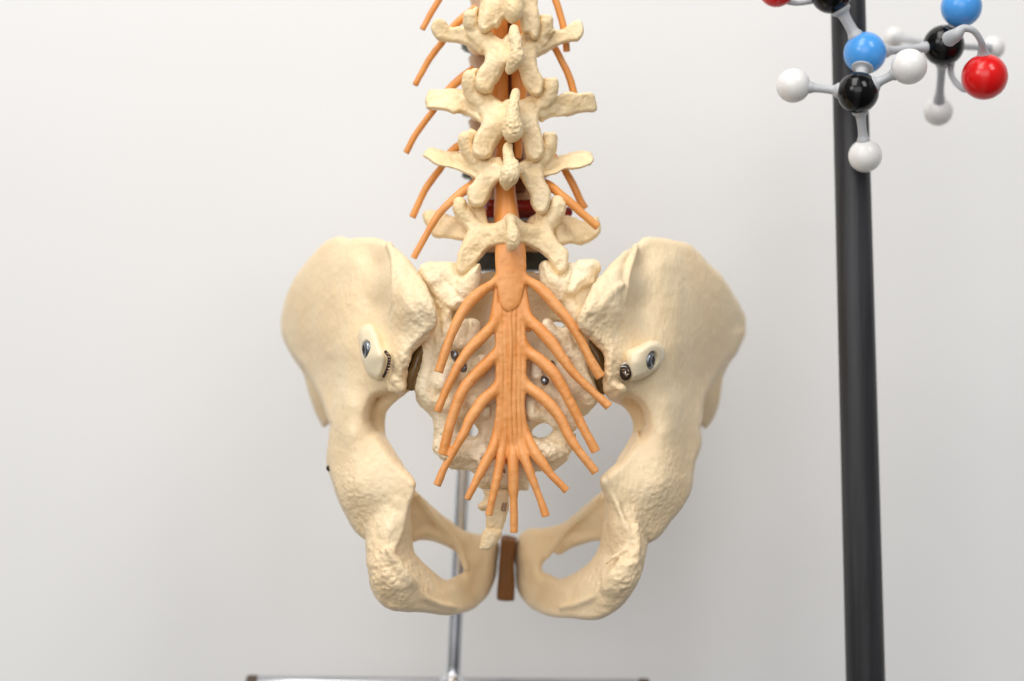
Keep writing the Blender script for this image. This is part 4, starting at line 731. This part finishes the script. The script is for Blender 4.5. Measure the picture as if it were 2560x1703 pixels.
def nerves():
    Fd = Field((1070, 560, -95), (1540, 1392, 62), 1.9)
    prims = []
    def add(reg, pts, k, fz=1., nm='nerve_root'):
        q = chainpts(reg, pts) if reg else pts
        Fd.chain(q, k=k, fz=fz); prims.append((nm, catmull(q, 4) if len(q) > 2 else np.array(q)))
    def mix(*segs): return [P(g, *p) for g, p in segs]
    add('E', [(865, -160, -64, 100), (865, 0, -44, 118), (868, 120, -28, 122), (868, 220, -20, 112), (866, 320, -14, 102), (860, 400, -11, 84), (852, 440, -9, 56)], 4, .22, 'cauda_equina')
    cord = prims[0]
    # strands of the bundle
    xs0 = [765, 798, 831, 866, 900, 934, 968]; xs1 = [763, 797, 830, 864, 898, 932, 966]; xs2 = [768, 800, 832, 866, 900, 932, 964]; xs3 = [745, 785, 826, 868, 908, 948, 985]
    rs_ = random.Random(5)
    for i in range(7):
        c = abs(i-3)
        Fd.chain(chainpts('E', [(xs0[i], 330 if c < 3 else 300, -24-2*c, 22), (xs0[i]-2+rs_.uniform(-4, 4), 560, -13-1.6*c, 21), (xs1[i]+rs_.uniform(-6, 6), 780, -9-1.6*c+rs_.uniform(-2, 2), 20), (xs1[i]+rs_.uniform(-6, 6), 1000, -9-1.6*c+rs_.uniform(-2, 2), 21), (xs2[i]+rs_.uniform(-6, 6), 1250, -9-1.6*c, 20), (xs3[i], 1480, -10-2*c, 22), (xs3[i]*1.04-866*.04+(0 if i != 3 else 6), 1640, -12-1*c, 20)]), k=2.2)
    Fd.chain(chainpts('E', [(866, 420, -38, 118), (866, 700, -40, 108), (866, 1000, -42, 96), (866, 1300, -44, 94), (868, 1600, -46, 104)]), k=5, fz=.35)
    for s_ in (-1, 1): Fd.chain(chainpts('E', [(866+s_*104, 250, -30, 22), (866+s_*120, 420, -24, 24), (866+s_*136, 560, -22, 26), (866+s_*142, 640, -24, 20)]), k=6)
    K = 9
    add('E', [(790, 200, -30, 26), (730, 275, -22, 32), (640, 340, -8, 44), (560, 410, 4, 48), (480, 520, 12, 42), (420, 640, 18, 38), (372, 760, 22, 36), (335, 870, 24, 37), (302, 975, 26, 37)], K)
    add('E', [(790, 470, -26, 34), (730, 600, -16, 42), (650, 690, -4, 46), (570, 770, 8, 45), (490, 870, 16, 38), (420, 990, 20, 34), (350, 1140, 24, 32), (292, 1285, 26, 30)], K)
    q = mix(('E', (790, 760, -24, 30)), ('E', (735, 850, -16, 42)), ('E', (650, 935, -4, 46)), ('E', (560, 1025, 6, 46)), ('E', (490, 1120, 14, 43)), ('E', (440, 1240, 18, 42)), ('E', (395, 1370, 20, 41)), ('I', (290, 60, 22, 48)), ('I', (255, 200, 22, 48)), ('I', (222, 340, 22, 50))); add(None, q, K)
    q = mix(('E', (800, 1000, -24, 30)), ('E', (745, 1110, -16, 44)), ('E', (655, 1190, -2, 46)), ('E', (595, 1275, 8, 44)), ('E', (545, 1350, 14, 42)), ('I', (435, 120, 20, 46)), ('I', (370, 235, 24, 42)), ('I', (300, 360, 26, 38)), ('I', (230, 490, 28, 38)), ('I', (165, 640, 28, 40))); add(None, q, K)
    add('I', [(790, -60, -26, 26), (758, 100, -20, 34), (725, 240, -8, 50), (680, 350, 2, 52), (630, 440, 8, 50), (570, 560, 14, 44), (510, 680, 18, 36), (460, 780, 18, 34)], K)
    add('I', [(830, 60, -20, 26), (810, 220, -14, 32), (790, 380, -4, 46), (765, 520, 2, 46), (735, 660, 6, 42), (705, 790, 8, 36), (672, 935, 8, 38)], 6)
    add('I', [(900, 0, -20, 24), (902, 220, -14, 32), (908, 340, -5, 50), (915, 500, 2, 55), (915, 640, 2, 52), (918, 800, 2, 42), (922, 960, 2, 40), (922, 1105, 2, 38)], 6)
    add('I', [(950, 40, -20, 26), (975, 200, -14, 32), (1010, 340, -4, 48), (1060, 470, 2, 46), (1110, 600, 4, 42), (1160, 730, 6, 36), (1205, 850, 8, 38), (1235, 945, 8, 42)], 6)
    add('I', [(1000, -60, -26, 26), (1038, 100, -20, 34), (1080, 230, -8, 52), (1140, 340, 2, 54), (1210, 440, 8, 50), (1280, 530, 12, 40), (1360, 615, 14, 36), (1440, 695, 14, 38)], K)
    add('E', [(930, 170, -30, 28), (990, 245, -22, 32), (1075, 300, -8, 42), (1160, 380, 4, 46), (1240, 475, 12, 44), (1320, 570, 18, 39), (1400, 690, 22, 38), (1455, 800, 26, 36), (1515, 915, 28, 38), (1575, 1015, 28, 40)], K)
    add('E', [(945, 430, -26, 34), (1010, 560, -16, 46), (1095, 640, -4, 48), (1190, 745, 8, 48), (1270, 860, 16, 42), (1360, 980, 20, 34), (1460, 1080, 22, 32), (1550, 1165, 24, 34), (1640, 1245, 26, 38)], K)
    q = mix(('E', (935, 690, -24, 30)), ('E', (1005, 810, -16, 44)), ('E', (1090, 875, -4, 48)), ('E', (1185, 960, 6, 50)), ('E', (1260, 1070, 14, 44)), ('E', (1330, 1200, 18, 40)), ('E', (1400, 1335, 20, 38)), ('G', (606, 100, 24, 34)), ('G', (680, 235, 24, 37))); add(None, q, K)
    q = mix(('E', (935, 960, -24, 30)), ('E', (1000, 1080, -16, 42)), ('E', (1085, 1145, -4, 46)), ('E', (1180, 1235, 6, 47)), ('E', (1262, 1345, 12, 42)), ('G', (478, 115, 18, 38)), ('G', (542, 212, 22, 34)), ('G', (610, 300, 24, 32)), ('G', (680, 390, 24, 34))); add(None, q, K)
    # flat-cut free ends
    for nm, c in prims[1:]:
        e = c[-1][:3]; d = c[-1][:3]-c[-3][:3]; d /= np.linalg.norm(d); r = c[-1][3]
        w = Fd.win(e-r*2.2, e+r*2.2)
        X = Fd.ax[0][w[0]][:, None, None]; Y = Fd.ax[1][w[1]][None, :, None]; Z = Fd.ax[2][w[2]][None, None, :]
        pl = (X-e[0])*d[0]+(Y-e[1])*d[1]+(Z-e[2])*d[2]
        near = np.sqrt((X-e[0])**2+(Y-e[1])**2+((Z-e[2])*.8)**2)
        cut = np.where(near < r*1.38, pl, -60).astype(np.float32)
        Fd.f[w] = np.maximum(Fd.f[w], cut)
    v, q = Fd.mesh(); v = smooth(v, q, 1)
    n0 = vnormals(v, q); v = v+n0*(.7*fbm(v, 26, 2, 3)+.35*fbm(v, 9, 2, 8))[:, None]
    n0 = vnormals(v, q)
    fc = v[q].mean(1); best = np.full(len(fc), 2.0); lab = np.zeros(len(fc), int)
    for k, (nm, c) in enumerate(prims[1:], 1):
        dm = np.full(len(fc), 1e9); 
        for a, b in zip(c[:-1], c[1:]):
            e = (b-a); t = np.clip(((fc-a[:3])@e[:3])/(e[:3]@e[:3]+1e-9), 0, 1)
            dm = np.minimum(dm, np.linalg.norm(fc-a[:3]-t[:, None]*e[:3], axis=1)-(a[3]+t*e[3]))
        core = np.abs(fc[:, 0]-P('E', 866, 0, 0)[0]) < (42 if k < 5 or k > 9 else 0)
        if 5 <= k <= 9: core = fc[:, 1] < P('I', 0, 190, 0)[1]
        m = (dm < best) & ~core; best[m] = dm[m]; lab[m] = k
    par = None
    W_ = to_world(v); NW = np.stack([n0[:, 0], -n0[:, 2], -n0[:, 1]], 1)
    NW = NW if not FLIP else -NW
    for k, (nm, c) in enumerate(prims):
        qq = q[lab == k]
        if len(qq) < 20: continue
        us, inv = np.unique(qq, return_inverse=True); qq = inv.reshape(qq.shape)
        o = link(nm, W_[us], qq[:, ::-1] if FLIP else qq, NERVE, model if k == 0 or par is None else par, normals=SGN*NW[us])
        if k == 0: par = o
SGN = -1
nerves()
CSHADE = mat('brown_canal_shade', (.16, .055, .015), .6, (.20, .07, .02), 100)  # dark brown stands for the shade deep in the spinal canal
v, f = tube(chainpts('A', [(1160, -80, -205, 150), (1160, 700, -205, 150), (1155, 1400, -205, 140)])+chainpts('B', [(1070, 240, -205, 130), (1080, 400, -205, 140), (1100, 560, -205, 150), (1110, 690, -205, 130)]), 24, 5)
v = np.array(v); v[:, 2] = -205+(v[:, 2]+205)*.4; part('canal_shade', (v, f), CSHADE, model)  # flattened tube added behind the cords as canal shade
mktube('nerve_cord', chainpts('A', [(1050, -80, -160, 92), (1050, 600, -150, 96), (1055, 900, -150, 94), (1050, 1500, -150, 90)])+chainpts('B', [(1010, 200, -150, 70), (1015, 450, -140, 100), (1030, 700, -125, 105), (1040, 900, -115, 120), (1060, 1150, -100, 130), (1080, 1330, -84, 130)]), NERVE2)
mktube('nerve_cord', chainpts('A', [(1275, -60, -165, 92), (1275, 600, -155, 92), (1270, 900, -155, 90)])+chainpts('B', [(1160, 100, -155, 42), (1160, 300, -150, 40), (1155, 370, -150, 34)]), NERVE2)
